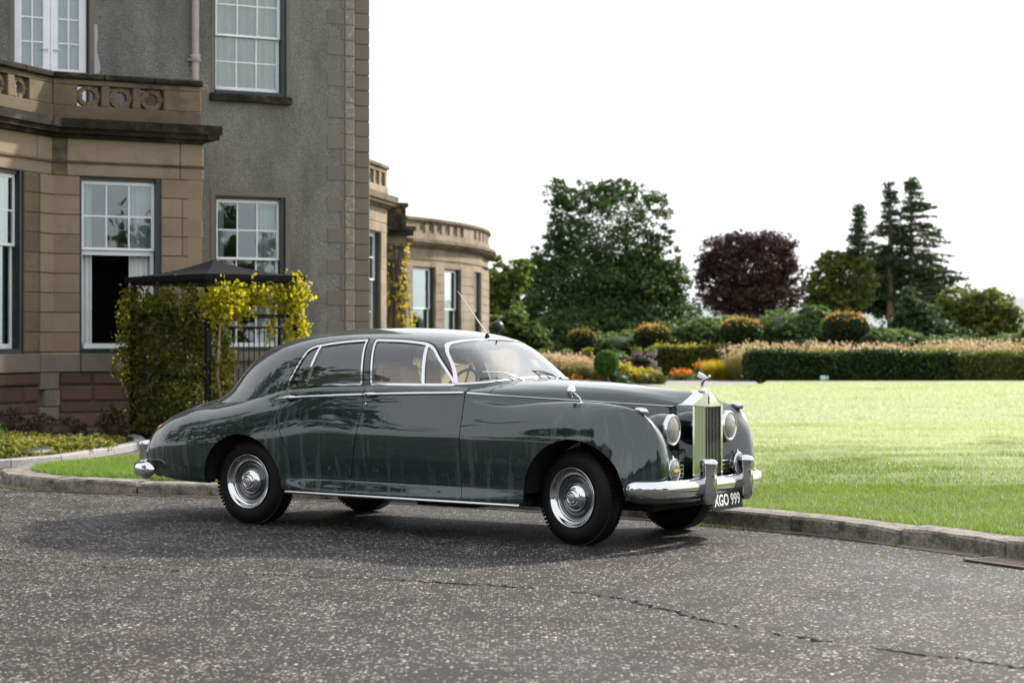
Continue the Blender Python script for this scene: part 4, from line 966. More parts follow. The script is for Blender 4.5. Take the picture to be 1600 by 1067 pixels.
# --- glazing: chrome frame, bars and panes
def frame_band(sd, wdt, out, flip=False):
    return cab.keep(lambda V: sd(V) + .002).keep(lambda V: wdt - sd(V)).offset(out)
def bar_band(sd, a, b, hw, out):
    def f(V):
        ax, az = a; bx_, bz = b; L = math.hypot(bx_ - ax, bz - az); return hw - np.abs(((V[:, 0] - ax) * (bz - az) - (V[:, 2] - az) * (bx_ - ax)) / L)
    return cab.keep(lambda V: sd(V) - .004).keep(f).offset(out)
VB = ((1.7555, 1.155), (1.672, 1.50)); QB = ((.592, 1.13), (.668, 1.49))
for sgn in (0, 1):
    M_ = (lambda s_: s_.mirror()) if sgn else (lambda s_: s_)
    wf = M_(frame_band(sF, .0145, .004)).build('window_frame', CHROME, fdo[sgn], flange=.010)
    M_(bar_band(sF, *VB, .0125, .006)).build('vent_bar', CHROME, fdo[sgn], flange=.02)
    M_(cab.keep(lambda V: sF(V) - .014).offset(-.008)).build('window_pane', GLASS_SIDE, fdo[sgn])
    wr = M_(frame_band(sR, .0135, .004)).build('window_frame', CHROME, rdo[sgn], flange=.010)
    M_(bar_band(sR, *QB, .010, .006)).build('quarter_bar', CHROME, rdo[sgn], flange=.02)
    M_(cab.keep(lambda V: sR(V) - .012).offset(-.008)).build('window_pane', GLASS_SIDE, rdo[sgn])
    # dark seal round both openings
    M_(cab.keep(lambda V: np.maximum(sF(V), sR(V)) + .013).keep(lambda V: -np.maximum(sF(V), sR(V)) + .002).keep(lambda V: V[:, 2] - 1.17).offset(.0012)).build('window_seal', SEAL, car)
cabF.keep(lambda V: sS(V) + .001).keep(lambda V: .0068 - sS(V)).offset(.004).build('windscreen_frame', CHROME, car, flange=.012)
wsg = cabF.keep(lambda V: sS(V) - .004).offset(-.004).build('windscreen', GLASS_SCREEN, car)
cabF.keep(lambda V: sB(V) + .004).keep(lambda V: .016 - sB(V)).offset(.006).build('rear_window_frame', CHROME, car, flange=.02)
cabF.keep(lambda V: sB(V) - .008).offset(-.004).build('rear_window', GLASS_SIDE, car)

# --- inside
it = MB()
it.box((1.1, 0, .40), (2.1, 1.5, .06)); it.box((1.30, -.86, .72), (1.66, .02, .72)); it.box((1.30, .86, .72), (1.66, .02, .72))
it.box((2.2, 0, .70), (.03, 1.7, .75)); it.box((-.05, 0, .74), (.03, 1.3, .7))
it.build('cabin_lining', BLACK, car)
ub = MB(); ub.box((1.5, 0, .33), (4.2, 1.00, .16)); ub.box((1.55, 0, .30), (2.0, 1.64, .06)); ub.box((3.3, 0, .6), (.75, .5, .5)); ub.box((3.62, 0, .40), (.3, 1.30, .10)); ub.box((-.5, 0, .55), (1.0, 1.0, .36))
ub.tube([(.0, -.62, .31), (0, .62, .31)], .06, 10); ub.tube([(3.12, -.62, .28), (3.12, .62, .28)], .05, 10); ub.tube([(.4, .35, .2), (2.4, .3, .2)], .04, 8)
ub.box((1.35, .2, .2), (.6, .25, .1))
ub.build('underbody', BLACK, car)
for a, ym in ((FRARCH, 1), (RRARCH, 1)):
    for sg in (-1, 1):
        lw = MB(); prof = [(.0, sg * .50), (a[2] + .005, sg * .50), (a[2] + .012, sg * .905)]
        lw.lathe(prof, 28, 'y', (a[0], 0, a[1] + .0), a0=R(2), a1=R(178)); lw.build('wheel_well', BLACK, car)
def seat(x, y, wdt, name, hb=.58, mat=None):
    s_ = MB(); s_.box((x, y, .66), (.56, wdt, .22), bev=.06)
    M = Matrix.Rotation(R(-14), 4, 'Y'); s_.box((x - .34, y, .74 + hb / 2), (.16, wdt, hb), bev=.06, M=M)
    o = s_.build(name, mat or LEATHER, car)
    for p in o.data.polygons: p.use_smooth = True
    o.modifiers.new('b', 'BEVEL').width = .02; o.modifiers['b'].segments = 2; return o
for y in (-.40, .40): seat(1.52, y, .62, 'front_seat', .60)
seat(.66, 0, 1.40, 'rear_bench', .56, LEATHERG)
da = MB(); da.box((2.07, 0, 1.02), (.22, 1.5, .17), bev=.04); da.build('dashboard', WOOD, car)
dc = MB(); dc.box((2.17, 0, 1.13), (.30, 1.42, .02), bev=.008); dc.build('dash_top', SEAL, car)
sw = MB(); Mw = Matrix.Translation((1.80, -.40, 1.10)) @ Matrix.Rotation(R(-62), 4, 'Y')
cir = [Mw @ Vector((.205 * math.cos(t), .205 * math.sin(t), 0)) for t in np.linspace(0, 2 * math.pi, 37)]
sw.tube(cir, .011, 8, caps=False)
for t in (R(0), R(120), R(240)): sw.tube([Mw @ Vector((0, 0, -.03)), Mw @ Vector((.2 * math.cos(t), .2 * math.sin(t), 0))], .007, 6)
sw.tube([Mw @ Vector((0, 0, 0)), Mw @ Vector((0, 0, -.5))], .02, 8); sw.build('steering_wheel', SEAL, car)
rm = MB(); rm.box((1.86, 0, 1.46), (.015, .20, .055), bev=.006); rm.tube([(1.86, 0, 1.47), (1.90, 0, 1.51)], .006, 6); rm.build('interior_mirror', SEAL, car)
wp_ = simple('white card', (.78, .78, .76), .7)
tx = MB(); Mt = Matrix.Rotation(R(-42), 4, 'Y'); tx.box((2.05, .33, 1.32), (.006, .085, .085), M=Mt); tx.build('paper_card', wp_, car)

# --- wheels
PG = simple('wheel enamel', (.022, .036, .035), .2, 0, Coat_Weight=1.0)
def wheel(x, y, sgn, steer):
    """outer side towards sgn; built round the hub"""
    e = MB()
    e.lathe([(.19, .055), (.222, .090), (.240, .098), (.285, .098), (.315, .086), (.338, .062), (.3475, .052), (.353, .035), (.3548, 0), (.353, -.035), (.3475, -.052), (.338, -.062), (.315, -.086), (.285, -.098), (.24, -.098), (.222, -.090), (.19, -.055)], 72, 'y')
    e.v = [(a, b * 1.0, c) for a, b, c in e.v]
    # tread blocks: shallow grooves round the crown
    if sgn < 0: e = mirror_y(e)
    t = e.build('wheel', RUBBER, car); t.location = (x, y, .3545); t.rotation_euler = (0, 0, steer)
    tr_ = MB()
    for k in range(72):
        th_ = 2 * math.pi * k / 72
        for oy in (-.054, .054):
            c_ = (.3515 * math.cos(th_), oy, .3515 * math.sin(th_))
            tr_.box(c_, (.010, .030, .020), M=Matrix.Rotation(-th_, 4, 'Y') @ Matrix.Rotation(R(20 if oy > 0 else -20), 4, 'X'))
    tr_.build('tread', RUBBER, t)['kind'] = 'stuff'
    def part(name, prof, mat, n=64):
        m = MB(); m.lathe(prof, n, 'y')
        if sgn < 0: m = mirror_y(m)
        return m.build(name, mat, t)
    part('rim', [(.205, .05), (.216, .088), (.2215, .098), (.2225, .101), (.219, .1035), (.212, .098), (.204, .086), (.197, .074), (.187, .066), (.176, .0655), (.170, .068), (.166, .064)], CHROME)
    part('disc', [(.168, .062), (.160, .052), (.150, .047), (.142, .050), (.138, .056), (.134, .050), (.122, .046), (.105, .047), (.0, .047)], PG)
    hc = part('hub_cap', [(.108, .044), (.108, .056), (.104, .066), (.094, .078), (.080, .087), (.066, .091), (.060, .092), (.058, .098), (.054, .106), (.044, .112), (.036, .114), (.034, .111), (.033, .111), (.0, .1125)], CHROME)
    bd = MB(); bd.lathe([(.030, .1120), (.030, .1135), (.026, .1142), (.0, .1142)], 28, 'y')
    if sgn < 0: bd = mirror_y(bd)
    bd.build('hub_badge', CHROMEB, hc)
    return t
def mirror_y(m):
    q = MB(); q.v = [(a, -b, c) for a, b, c in m.v]; q.f = [f[::-1] for f in m.f]; q.s = m.s; q.m = m.m; return q
for sgn in (-1, 1):
    wheel(0.0, sgn * .745, sgn, 0); wheel(3.124, sgn * .735, sgn, R(-11))

# --- radiator
XR = 3.795
def gable(hw, zb, zs, zp): return [(-hw, zb), (hw, zb), (hw, zs), (0, zp), (-hw, zs)]
rs = MB()
o = [(-.243, .425), (-.243, 1.030), (0, 1.136), (.243, 1.030), (.243, .425)]
i_ = [(-.214, .425), (-.214, 1.012), (.214, 1.012), (.214, .425)]
xf, xb = XR, XR - .135
# front face ring: sides and the gable panel
rs.add([(xf, o[0][0], o[0][1]), (xf, i_[0][0], i_[0][1]), (xf, i_[1][0], i_[1][1]), (xf, o[1][0], o[1][1])], [[0, 1, 2, 3]])
rs.add([(xf, o[4][0], o[4][1]), (xf, i_[3][0], i_[3][1]), (xf, i_[2][0], i_[2][1]), (xf, o[3][0], o[3][1])], [[3, 2, 1, 0]])
gp = [(xf, -.243, 1.030), (xf, -.214, 1.012), (xf + .012, 0, 1.012), (xf + .012, 0, 1.136), (xf, .214, 1.012), (xf, .243, 1.030)]
rs.add(gp, [[0, 1, 2, 3], [3, 2, 4, 5]])
for a, b in zip(o, o[1:]):
    pa = (xf + (.012 if a[0] == 0 else 0), *a); pb = (xf + (.012 if b[0] == 0 else 0), *b)
    rs.add([pa, pb, (xb, *b), (xb, *a)], [[3, 2, 1, 0]])
rs.add([(xf, *p) for p in i_] + [(xb, *p) for p in i_], [[0, 4, 5, 1], [1, 5, 6, 2], [2, 6, 7, 3]])
rad = rs.build('radiator_shell', CHROME, car)
rc = MB(); rc.add([(XR - .085, y, z) for y, z in ((-.22, .43), (.22, .43), (.22, 1.015), (-.22, 1.015))], [[0, 1, 2, 3]]); rc.build('radiator_core', BLACK, rad)
slat = None
for k in range(18):
    yk = -.200 + .400 * k / 17; left = k < 9
    if k in (0, 9):
        m = MB(); m.box((0, 0, 0), (.0150, .006, .58) if left else (.026, .0045, .58), bev=.002, rz=R(66 if left else 5)); sm = m.mesh('slat', CHROME)
        if True: slat = sm
    s_ = bpy.data.objects.new('slat', slat); link(s_, rad); s_.location = (XR - .022, yk, .720)
bd = MB(); bd.box((XR + .0135, -.006, 1.062), (.004, .013, .062), bev=.0015, rz=R(3)); bd.build('badge', simple('dark enamel', (.01, .01, .012), .3), rad)
# mascot: a small winged figure leaning into the wind
ms = MB(); bxm = XR - .045
ms.lathe([(.034, 1.128), (.034, 1.134), (.022, 1.142), (.016, 1.152), (.013, 1.166), (.016, 1.170), (.0, 1.171)], 18, 'z', (bxm, 0, 0))
ms.tube([(bxm - .006, 0, 1.165), (bxm - .002, 0, 1.190), (bxm + .012, 0, 1.212), (bxm + .034, 0, 1.226), (bxm + .046, 0, 1.232)], [.011, .013, .012, .012, .006], 10)
ms.lathe([(0, -.012), (.008, -.009), (.0115, 0), (.008, .009), (0, .012)], 10, 'z', (bxm + .056, 0, 1.240))
for sg in (-1, 1):
    P = [(bxm + .030, sg * .008, 1.232), (bxm + .0, sg * .030, 1.250), (bxm - .045, sg * .046, 1.268), (bxm - .062, sg * .048, 1.270), (bxm - .048, sg * .034, 1.248), (bxm - .010, sg * .012, 1.222)]
    Q = [(x, y + sg * .006, z + .003) for x, y, z in P]; n = len(P)
    ms.add(P + Q, [list(range(n)), list(range(2 * n - 1, n - 1, -1))] + [[j, (j + 1) % n, n + (j + 1) % n, n + j][::-1] for j in range(n)], False)
ms.build('mascot', CHROME, rad)

# --- lamps
LAMPIN = simple('lamp reflector', (.9, .9, .88), .12, 1)
def headlamp(y):
    e = MB(); c = (0, 0, 0)
    e.lathe([(.098, -.13), (.112, -.10), (.118, -.05), (.118, -.012), (.115, 0), (.108, .006), (.101, .004), (.099, -.004)], 40, 'x')
    h = e.build('headlamp', CHROME, car); h.location = (3.752, y, .852)
    b = MB(); b.lathe([(.100, -.002), (.09, -.05), (.05, -.085), (.0, -.095)], 32, 'x'); b.build('reflector', LAMPIN, h)
    l = MB(); l.lathe([(.100, -.001), (.085, .007), (.06, .014), (.03, .018), (0, .019)], 32, 'x'); l.build('lens', LENS, h)
    l2 = MB(); l2.lathe([(.022, -.09), (.026, -.05), (.02, -.03), (0, -.026)], 12, 'x'); l2.build('bulb_shield', CHROMEB, h)
    rb = MB()
    for k in np.linspace(-.08, .08, 11):
        q = math.sqrt(max(.094**2 - k * k, 0)); rb.box((-.004, k, 0), (.005, .003, 2 * q))
    rb.build('lens_flutes', LENS, h)
    hb = MB(); hb.lathe([(.118, -.02), (.122, -.10), (.11, -.18), (.08, -.23)], 32, 'x'); hb.build('headlamp_bowl', PAINT, h)
    return h
for y in (-.468, .452): headlamp(y)
def foglamp(y):
    e = MB(); e.lathe([(0, -.10), (.04, -.095), (.066, -.07), (.082, -.03), (.089, 0), (.087, .008), (.080, .010), (.078, .006)], 32, 'x')
    e.lathe([(.008, -.01), (.011, .0), (.006, .012), (0, .02)], 10, 'z', (-.01, 0, .09))
    e.tube([(-.03, 0, -.08), (-.03, 0, -.16)], .014, 8)
    f = e.build('fog_lamp', CHROME, car); f.location = (3.80, y, .562); f.rotation_euler = (0, 0, 0)
    l = MB(); l.lathe([(.079, .006), (.06, .016), (.03, .022), (0, .023)], 28, 'x'); l.build('lens', LENS, f)
    b = MB(); b.lathe([(.078, .004), (.06, -.03), (.0, -.045)], 24, 'x'); b.build('reflector', LAMPIN, f)
    k = MB(); k.box((.024, 0, 0), (.006, .10, .012)); k.box((.024, -.012, 0), (.008, .05, .020)); k.build('lamp_bar', simple('amber glass', (.75, .5, .03), .2), f)
for y in (-.545, .505): foglamp(y)
def horn_grille(y):
    e = MB(); e.box((0, 0, 0), (.02, .13, .10), bev=.004); g_ = e.build('horn_grille', BLACK, car); g_.location = (3.745, y, .545)
    for z in (-.045, -.015, .015, .045):
        s_ = MB(); s_.box((.014, 0, z), (.012, .135, .007), bev=.002); s_.build('grille_bar', CHROME, g_)
    s_ = MB(); s_.box((.012, -.066, 0), (.012, .007, .10)); s_.box((.012, .066, 0), (.012, .007, .10)); s_.build('grille_edge', CHROME, g_)
for y in (-.40, .36): horn_grille(y)
ap = MB(); ap.box((3.66, 0, .52), (.03, 1.2, .36), bev=.01); ap.build('front_apron', PAINT, car)
def side_lamp(sg):
    e = MB(); e.lathe([(0, -.075), (.012, -.06), (.022, -.03), (.026, 0), (.026, .012), (.021, .026), (.010, .034), (0, .036)], 18, 'x')
    e.v = [(x, y, z * 1.0) for x, y, z in e.v]
    s_ = e.build('side_lamp', CHROME, car); s_.location = (3.668, sg * .768, .996); s_.rotation_euler = (0, R(14), 0)
    l = MB(); l.lathe([(.0225, .024), (.016, .036), (.008, .041), (0, .042)], 16, 'x'); l.build('lens', LENS, s_)
for sg in (-1, 1): side_lamp(sg)
# wing mirror on the near wing
wm = MB(); mxp = 3.17
wm.tube([(mxp, -.815, 1.05), (mxp - .005, -.82, 1.085), (mxp - .035, -.83, 1.115), (mxp - .06, -.835, 1.128)], [.010, .007, .006, .006], 8)
wm.lathe([(.018, 0), (.017, .008), (.0, .012)], 12, 'z', (mxp, -.815, 1.048))
wm.lathe([(0, .026), (.03, .022), (.048, .010), (.052, 0), (.050, -.004), (0, -.004)], 24, 'x', (mxp - .07, -.837, 1.135))
for sg in (-1,):
    wm.build('wing_mirror', CHROME, car)
# aerial and its foot
ae = MB(); ae.lathe([(.020, -.004), (.018, .012), (.010, .026), (0, .03)], 12, 'z', (1.80, 0, 1.540)); ae.build('aerial_foot', SEAL, car)
a2 = MB(); a2.tube([(1.8, 0.0, 1.558), (1.686, 0.017, 1.682), (1.572, 0.035, 1.806), (1.474, 0.05, 1.913)], [.007, .0055, .004, .0022], 8); a2.build('aerial', CHROME, car)
# wipers and washer jets
for y0, y1 in ((-.28, -.62), (.28, -.02)):
    wpm = MB(); wpm.tube([(2.315, y0, 1.205), (2.30, (y0 * .6 + y1 * .4), 1.235), (2.25, y1 * .7 + y0 * .3, 1.25)], [.008, .006, .004], 6)
    wpm.tube([(2.275, y0 - .03, 1.235), (2.235, (y0 + y1) / 2, 1.262), (2.165, y1, 1.268)], [.005, .006, .005], 6); wpm.lathe([(.016, -.02), (.014, .01), (0, .016)], 10, 'z', (2.32, y0, 1.20)); wpm.build('wiper', CHROMEB if y0 < 0 else SEAL, car)
for y in (-.16, .16):
    m = MB(); m.lathe([(.013, -.01), (.012, .012), (.0, .02)], 10, 'z', (2.36, y, 1.20)); m.build('washer_jet', CHROME, car)
# --- bumpers
def sweep(path, prof, closed_ends=True):
    """sweep a (out, z) profile along a plan path [(x, y)]"""
    P = np.array(path, float); T = np.gradient(P, axis=0); T /= np.linalg.norm(T, axis=1)[:, None]; Nn = np.stack([T[:, 1], -T[:, 0]], 1)
    V = []; n = len(prof)
    for i in range(len(P)):
        sc = 1.0
        if closed_ends: 
            e = min(i, len(P) - 1 - i); sc = [.25, .62, .84, .95, 1][min(e, 4)]
        zc = sum(p[1] for p in prof) / n
        for o_, z in prof: V.append((P[i][0] + Nn[i][0] * o_ * sc, P[i][1] + Nn[i][1] * o_ * sc, zc + (z - zc) * sc))
    F = []
    for i in range(len(P) - 1):
        for k in range(n): F.append([i * n + k, i * n + (k + 1) % n, (i + 1) * n + (k + 1) % n, (i + 1) * n + k])
    m = MB(); m.add(V, F, True); m.add(V[:n], [list(range(n))[::-1]], True); m.add(V[-n:], [list(range(n))], True); return m
def blade(zc, h, d): return [(d * math.cos(t) * (1 if math.cos(t) > 0 else .35), zc + h * math.copysign(abs(math.sin(t)) ** .75, math.sin(t))) for t in np.linspace(0, 2 * math.pi, 20, endpoint=False)]
def path_smooth(pts, n): 
    c = chord(pts); return spline(pts, c, np.linspace(0, c[-1], n))
def near_dense(n):
    return n
fbp = path_smooth([(3.575, -.885), (3.67, -.875), (3.765, -.835), (3.84, -.735), (3.89, -.52), (3.905, -.3), (3.91, 0), (3.905, .3), (3.89, .52), (3.84, .735), (3.765, .835), (3.67, .875), (3.575, .885)], 90)
fb = sweep(fbp, blade(.435, .066, .045)); fb.f = [f[::-1] for f in fb.f] if False else fb.f
fbo = fb.build('front_bumper', CHROME, car)
vl = sweep(path_smooth([(3.58, -.85), (3.66, -.835), (3.74, -.78), (3.80, -.66), (3.84, -.5), (3.85, 0), (3.84, .5), (3.80, .66), (3.74, .78), (3.66, .835), (3.58, .85)], 60), blade(.365, .035, .03)); vl.build('bumper_valance', PAINT, car)
def overrider(x, y, sg, zc=.46):
    m = MB(); V = []; F = []; S = []
    sec = [(-.155, .030, .030), (-.145, .055, .042), (-.11, .075, .050), (-.03, .081, .052), (.06, .076, .051), (.11, .071, .051), (.13, .078, .055), (.15, .082, .058), (.168, .068, .050), (.178, .04, .03), (.182, .0, .0)]
    n = 18
    for dz, dd, hw in sec:
        for k in range(n):
            a = 2 * math.pi * k / n; V.append((x + sg * (dd * math.cos(a) * (1 if math.cos(a) > 0 else .7) + .012), y + hw * math.sin(a), zc + dz))
    for i in range(len(sec) - 1):
        for k in range(n): F.append([i * n + k, i * n + (k + 1) % n, (i + 1) * n + (k + 1) % n, (i + 1) * n + k] if sg > 0 else [i * n + k, i * n + (k + 1) % n, (i + 1) * n + (k + 1) % n, (i + 1) * n + k][::-1])
    m.add(V, F, True); m.add(V[:n], [list(range(n))], True); return m
for y in (-.305, .295): overrider(3.935, y, 1, .462).build('overrider', CHROME, fbo)
rbp = path_smooth([(-.98, .90), (-1.12, .875), (-1.25, .80), (-1.345, .62), (-1.40, .3), (-1.41, 0), (-1.40, -.3), (-1.345, -.62), (-1.25, -.80), (-1.12, -.875), (-.98, -.90)], 90)
rb = sweep(rbp, blade(.415, .066, .050)); rbo = rb.build('rear_bumper', CHROME, car)
for y in (-.62, .62): overrider(-1.325, y, -1, .47).build('overrider', CHROME, rbo)
# tail lamps
for sg in (-1, 1):
    m = MB(); m.lathe([(0, -.02), (.030, -.015), (.042, 0), (.036, .02), (.02, .034), (0, .038)], 16, 'x'); m.v = [(-x, y, z * 1.55) for x, y, z in m.v]
    m.f = [f[::-1] for f in m.f]
    t = m.build('tail_lamp', simple('amber lens', (.85, .16, .01), .15, 0, Coat_Weight=1.0), car); t.location = (-1.082, sg * .708, .738); t.rotation_euler = (0, R(22), 0)
# number plate
plm = MB(); plm.box((0, 0, 0), (.008, .50, .135), bev=.003); pl_ = plm.build('number_plate', simple('plate black', (.003, .003, .0035), .45, 0, Specular_IOR_Level=.15), car); pl_.location = (3.952, .0, .318); pl_.rotation_euler = (0, R(-6), 0)
def text_mesh(name, body, size, mat, parent, loc, rot, sx=1.0, ext=.001, off=0.0, spacing=1.0):
    cu = bpy.data.curves.new(name, 'FONT'); cu.body = body; cu.size = size; cu.align_x = 'CENTER'; cu.align_y = 'CENTER'; cu.extrude = ext; cu.offset = off; cu.space_character = spacing
    to = bpy.data.objects.new(name, cu); COL.objects.link(to); dg = bpy.context.evaluated_depsgraph_get()
    me = bpy.data.meshes.new_from_object(to.evaluated_get(dg)); bpy.data.objects.remove(to); bpy.data.curves.remove(cu)
    me.materials.clear(); me.materials.append(mat); o = bpy.data.objects.new(name, me); link(o, parent); o.location = loc; o.rotation_euler = rot; o.scale = (sx, 1, 1); return o
WHITEP = simple('plate white', (.8, .8, .8), .4)
text_mesh('lettering', 'XGO 999', .118, WHITEP, pl_, (.0052, 0, 0), (R(90), 0, R(90)), .86, .0008, .0022, 1.03)
text_mesh('lettering', 'RR', .016, CHROMEB, rad, (XR + .0165, -.006, 1.062), (R(90), 0, R(90)), .7, .0005, 0, .8)
# ================================================================ the house
def stone_mat(name, c1, c2, c3, dark, rough=.88, bump=.5, vary=.5, dlo=.55):
    g = NG(name); co = g.coord('Object'); oi = g.node('ShaderNodeObjectInfo')
    geo = g.node('ShaderNodeNewGeometry')
    wp = g.node('ShaderNodeVectorMath', operation='ADD'); g.l.new(geo.outputs['Position'], wp.inputs[0])
    P = wp.outputs[0]
    mp = g.node('ShaderNodeMapping'); g.l.new(P, mp.inputs[0]); mp.inputs['Scale'].default_value = (1, 1, 2.2)
    f = g.noise(mp.outputs[0], 2.6, 6, .65)
    base = g.ramp(oi.outputs['Random'], [(0, c1), (.55, c2), (1, c3)])
    base = g.mix(g.ramp(f, [(.35, (0, 0, 0)), (.75, (vary, vary, vary))]), base, c3)
    st = g.noise(P, 1.3, 6, .7); k = g.ramp(st, [(dlo, (0, 0, 0)), (dlo + .20, (.8, .8, .8))])
    base = g.mix(k, base, dark)
    gr = g.noise(P, 34, 5, .7); base = g.mix(g.ramp(gr, [(.35, (.25, .25, .25)), (.6, (0, 0, 0))]), base, dark)
    g.set(Base_Color=base, Roughness=rough, Specular_IOR_Level=.25); g.bump(g.math('ADD', g.noise(P, 60, 5, .7), g.math('MULTIPLY', f, .6)), bump, .02); return g.m
SAND = stone_mat('buff sandstone', (.26, .198, .134), (.30, .232, .162), (.22, .166, .120), (.135, .108, .082))
SANDW = stone_mat('weathered sandstone', (.20, .155, .10), (.235, .18, .118), (.13, .10, .068), (.042, .036, .028), vary=.8, dlo=.47, bump=.9)
SANDP = stone_mat('pale sandstone', (.27, .215, .155), (.30, .245, .18), (.235, .185, .135), (.12, .10, .075), dlo=.48)
REDST = stone_mat('red sandstone', (.13, .075, .058), (.17, .10, .078), (.095, .058, .046), (.045, .035, .028), bump=1.0)
QUOIN = stone_mat('grey brown quoin', (.165, .148, .126), (.19, .166, .138), (.155, .146, .132), (.10, .092, .080))
GREYST = stone_mat('grey band stone', (.20, .175, .14), (.22, .19, .15), (.17, .15, .12), (.09, .08, .065))
def black_stone():
    g = NG('lichened dark stone'); geo = g.node('ShaderNodeNewGeometry'); P = geo.outputs['Position']
    f = g.noise(P, 2.2, 6, .68); c = g.ramp(f, [(.38, (.014, .012, .010)), (.54, (.034, .029, .022)), (.66, (.11, .085, .056)), (.85, (.19, .145, .095))])
    l = g.noise(P, 9, 5, .75); c = g.mix(g.ramp(l, [(.66, (0, 0, 0)), (.72, (.75, .75, .75))]), c, (.30, .29, .24))
    m = g.noise(P, 5, 4, .7); c = g.mix(g.ramp(m, [(.60, (0, 0, 0)), (.72, (.6, .6, .6))]), c, (.06, .065, .02))
    g.set(Base_Color=c, Roughness=.95, Specular_IOR_Level=.2); g.bump(g.noise(P, 22, 6, .75), .9, .03); return g.m
DARKST = black_stone()
def harl():
    g = NG('grey harling'); geo = g.node('ShaderNodeNewGeometry'); P = geo.outputs['Position']
    c = g.ramp(g.noise(P, 34, 5, .75), [(.28, (.12, .119, .112)), (.5, (.25, .248, .237)), (.75, (.42, .415, .40))])
    mp = g.node('ShaderNodeMapping'); g.l.new(P, mp.inputs[0]); mp.inputs['Scale'].default_value = (1, 1, .35)
    c = g.mix(g.ramp(g.noise(mp.outputs[0], 1.1, 5, .65), [(.40, (0, 0, 0)), (.72, (.75, .75, .75))]), c, (.090, .088, .080))
    c = g.mix(g.ramp(g.noise(P, 1.7, 4, .6), [(.55, (0, 0, 0)), (.8, (.35, .35, .35))]), c, (.22, .21, .185))
    vo = g.node('ShaderNodeTexVoronoi', Scale=48.0); g.l.new(P, vo.inputs['Vector'])
    g.set(Base_Color=c, Roughness=.95, Specular_IOR_Level=.2); g.bump(g.math('ADD', g.math('MULTIPLY', vo.outputs['Distance'], -1.0), g.noise(P, 22, 5, .7)), 1.0, .03); return g.m
HARL = harl()
def lichen():
    g = NG('lichened arris stone'); geo = g.node('ShaderNodeNewGeometry'); P = geo.outputs['Position']
    c = g.ramp(g.noise(P, 3, 4, .6), [(.3, (.165, .145, .118)), (.7, (.225, .20, .165))])
    n = g.noise(P, 13, 6, .78); n2 = g.noise(P, 1.3, 3, .5)
    c = g.mix(g.math('MULTIPLY', g.ramp(n, [(.54, (0, 0, 0)), (.62, (.8, .8, .8))]), g.ramp(n2, [(.35, (.3, .3, .3)), (.6, (1, 1, 1))])), c, (.58, .57, .50))
    g.set(Base_Color=c, Roughness=.95); g.bump(n, .5, .02); return g.m
LICHEN = lichen()
MORTAR = speckle('dark mortar', (.07, .055, .042), (.12, .10, .08), 12, .95)
WHITE = speckle('white window paint', (.70, .74, .80), (.80, .83, .86), 3, .35)
DKGREEN = simple('dark green paint', (.010, .022, .024), .35)
CURT = speckle('cream curtain', (.66, .62, .50), (.80, .77, .66), 4, .95)
CURTW = speckle('pale net curtain', (.62, .66, .67), (.74, .77, .77), 4, .95)
def pane_mat():
    g = NG('old window glass'); g.n.remove(g.b)
    tr = g.node('ShaderNodeBsdfTransparent'); tr.inputs[0].default_value = (.74, .80, .82, 1)
    gl = g.node('ShaderNodeBsdfGlossy', Roughness=.012); gl.inputs[0].default_value = (.80, .93, .93, 1)
    geo = g.node('ShaderNodeNewGeometry'); b = g.node('ShaderNodeBump', Strength=.03, Distance=.05); g.l.new(g.noise(geo.outputs['Position'], 1.6, 2, .5), b.inputs['Height']); g.l.new(b.outputs[0], gl.inputs['Normal'])
    fr = g.node('ShaderNodeFresnel', IOR=1.55); k = g.math('MINIMUM', g.math('MULTIPLY', fr.outputs[0], 3.6), 1.0)
    mx = g.node('ShaderNodeMixShader'); g.l.new(k, mx.inputs[0]); g.l.new(tr.outputs[0], mx.inputs[1]); g.l.new(gl.outputs[0], mx.inputs[2]); g.l.new(mx.outputs[0], g.out.inputs[0]); return g.m
PANE = pane_mat()
house = tag(empty('country_house', (-5, 33, 0)), 'grey harled country house with buff sandstone bays, balustrades and tall sash windows', 'house')
H0 = Vector(house.location)
class Wall:
    """local frame: s along the wall, o outwards, z up"""
    def __init__(w_, org, deg):
        w_.o = Vector((org[0], org[1], 0)); a = R(deg); w_.a = a; w_.d = Vector((math.cos(a), math.sin(a), 0)); w_.n = Vector((math.sin(a), -math.cos(a), 0))
    def P(w_, s, o, z): return w_.o + w_.d * s + w_.n * o + Vector((0, 0, z))
    def L(w_, s, o, z): return w_.P(s, o, z) - H0
    def box(w_, mb, s0, s1, o0, o1, z0, z1, mat=0, bev=0.0):
        c = w_.L((s0 + s1) / 2, (o0 + o1) / 2, (z0 + z1) / 2); return mb.box(c, (abs(s1 - s0), abs(o1 - o0), abs(z1 - z0)), w_.a, bev, mat)
    def place(w_, o, s, out, z, parent):
        o.location = w_.L(s, out, z); o.rotation_euler = (0, 0, w_.a); o.parent = parent
BLK = MB().box((0, 0, 0), (1, 1, 1), bev=.03).mesh('block', SAND); _bm = {}
def block(w_, s0, s1, o0, o1, z0, z1, mat, name='stone_block', parent=None, jit=.004, bev=.012):
    """one dressed stone with its own edges"""
    L, D, Hh = s1 - s0, o1 - o0, z1 - z0; key = (round(L, 1), round(D, 1), round(Hh, 1), mat.name, bev)
    if key not in _bm: _bm[key] = MB().box((0, 0, 0), (key[0] or .05, key[1] or .05, key[2] or .05), bev=bev).mesh('stone', mat)
    o = bpy.data.objects.new(name, _bm[key]); COL.objects.link(o); j = rng.uniform(-jit, jit)
    w_.place(o, (s0 + s1) / 2, (o0 + o1) / 2 + j, (z0 + z1) / 2, parent or house); o.scale = (L / (key[0] or .05), D / (key[1] or .05), Hh / (key[2] or .05)); return o
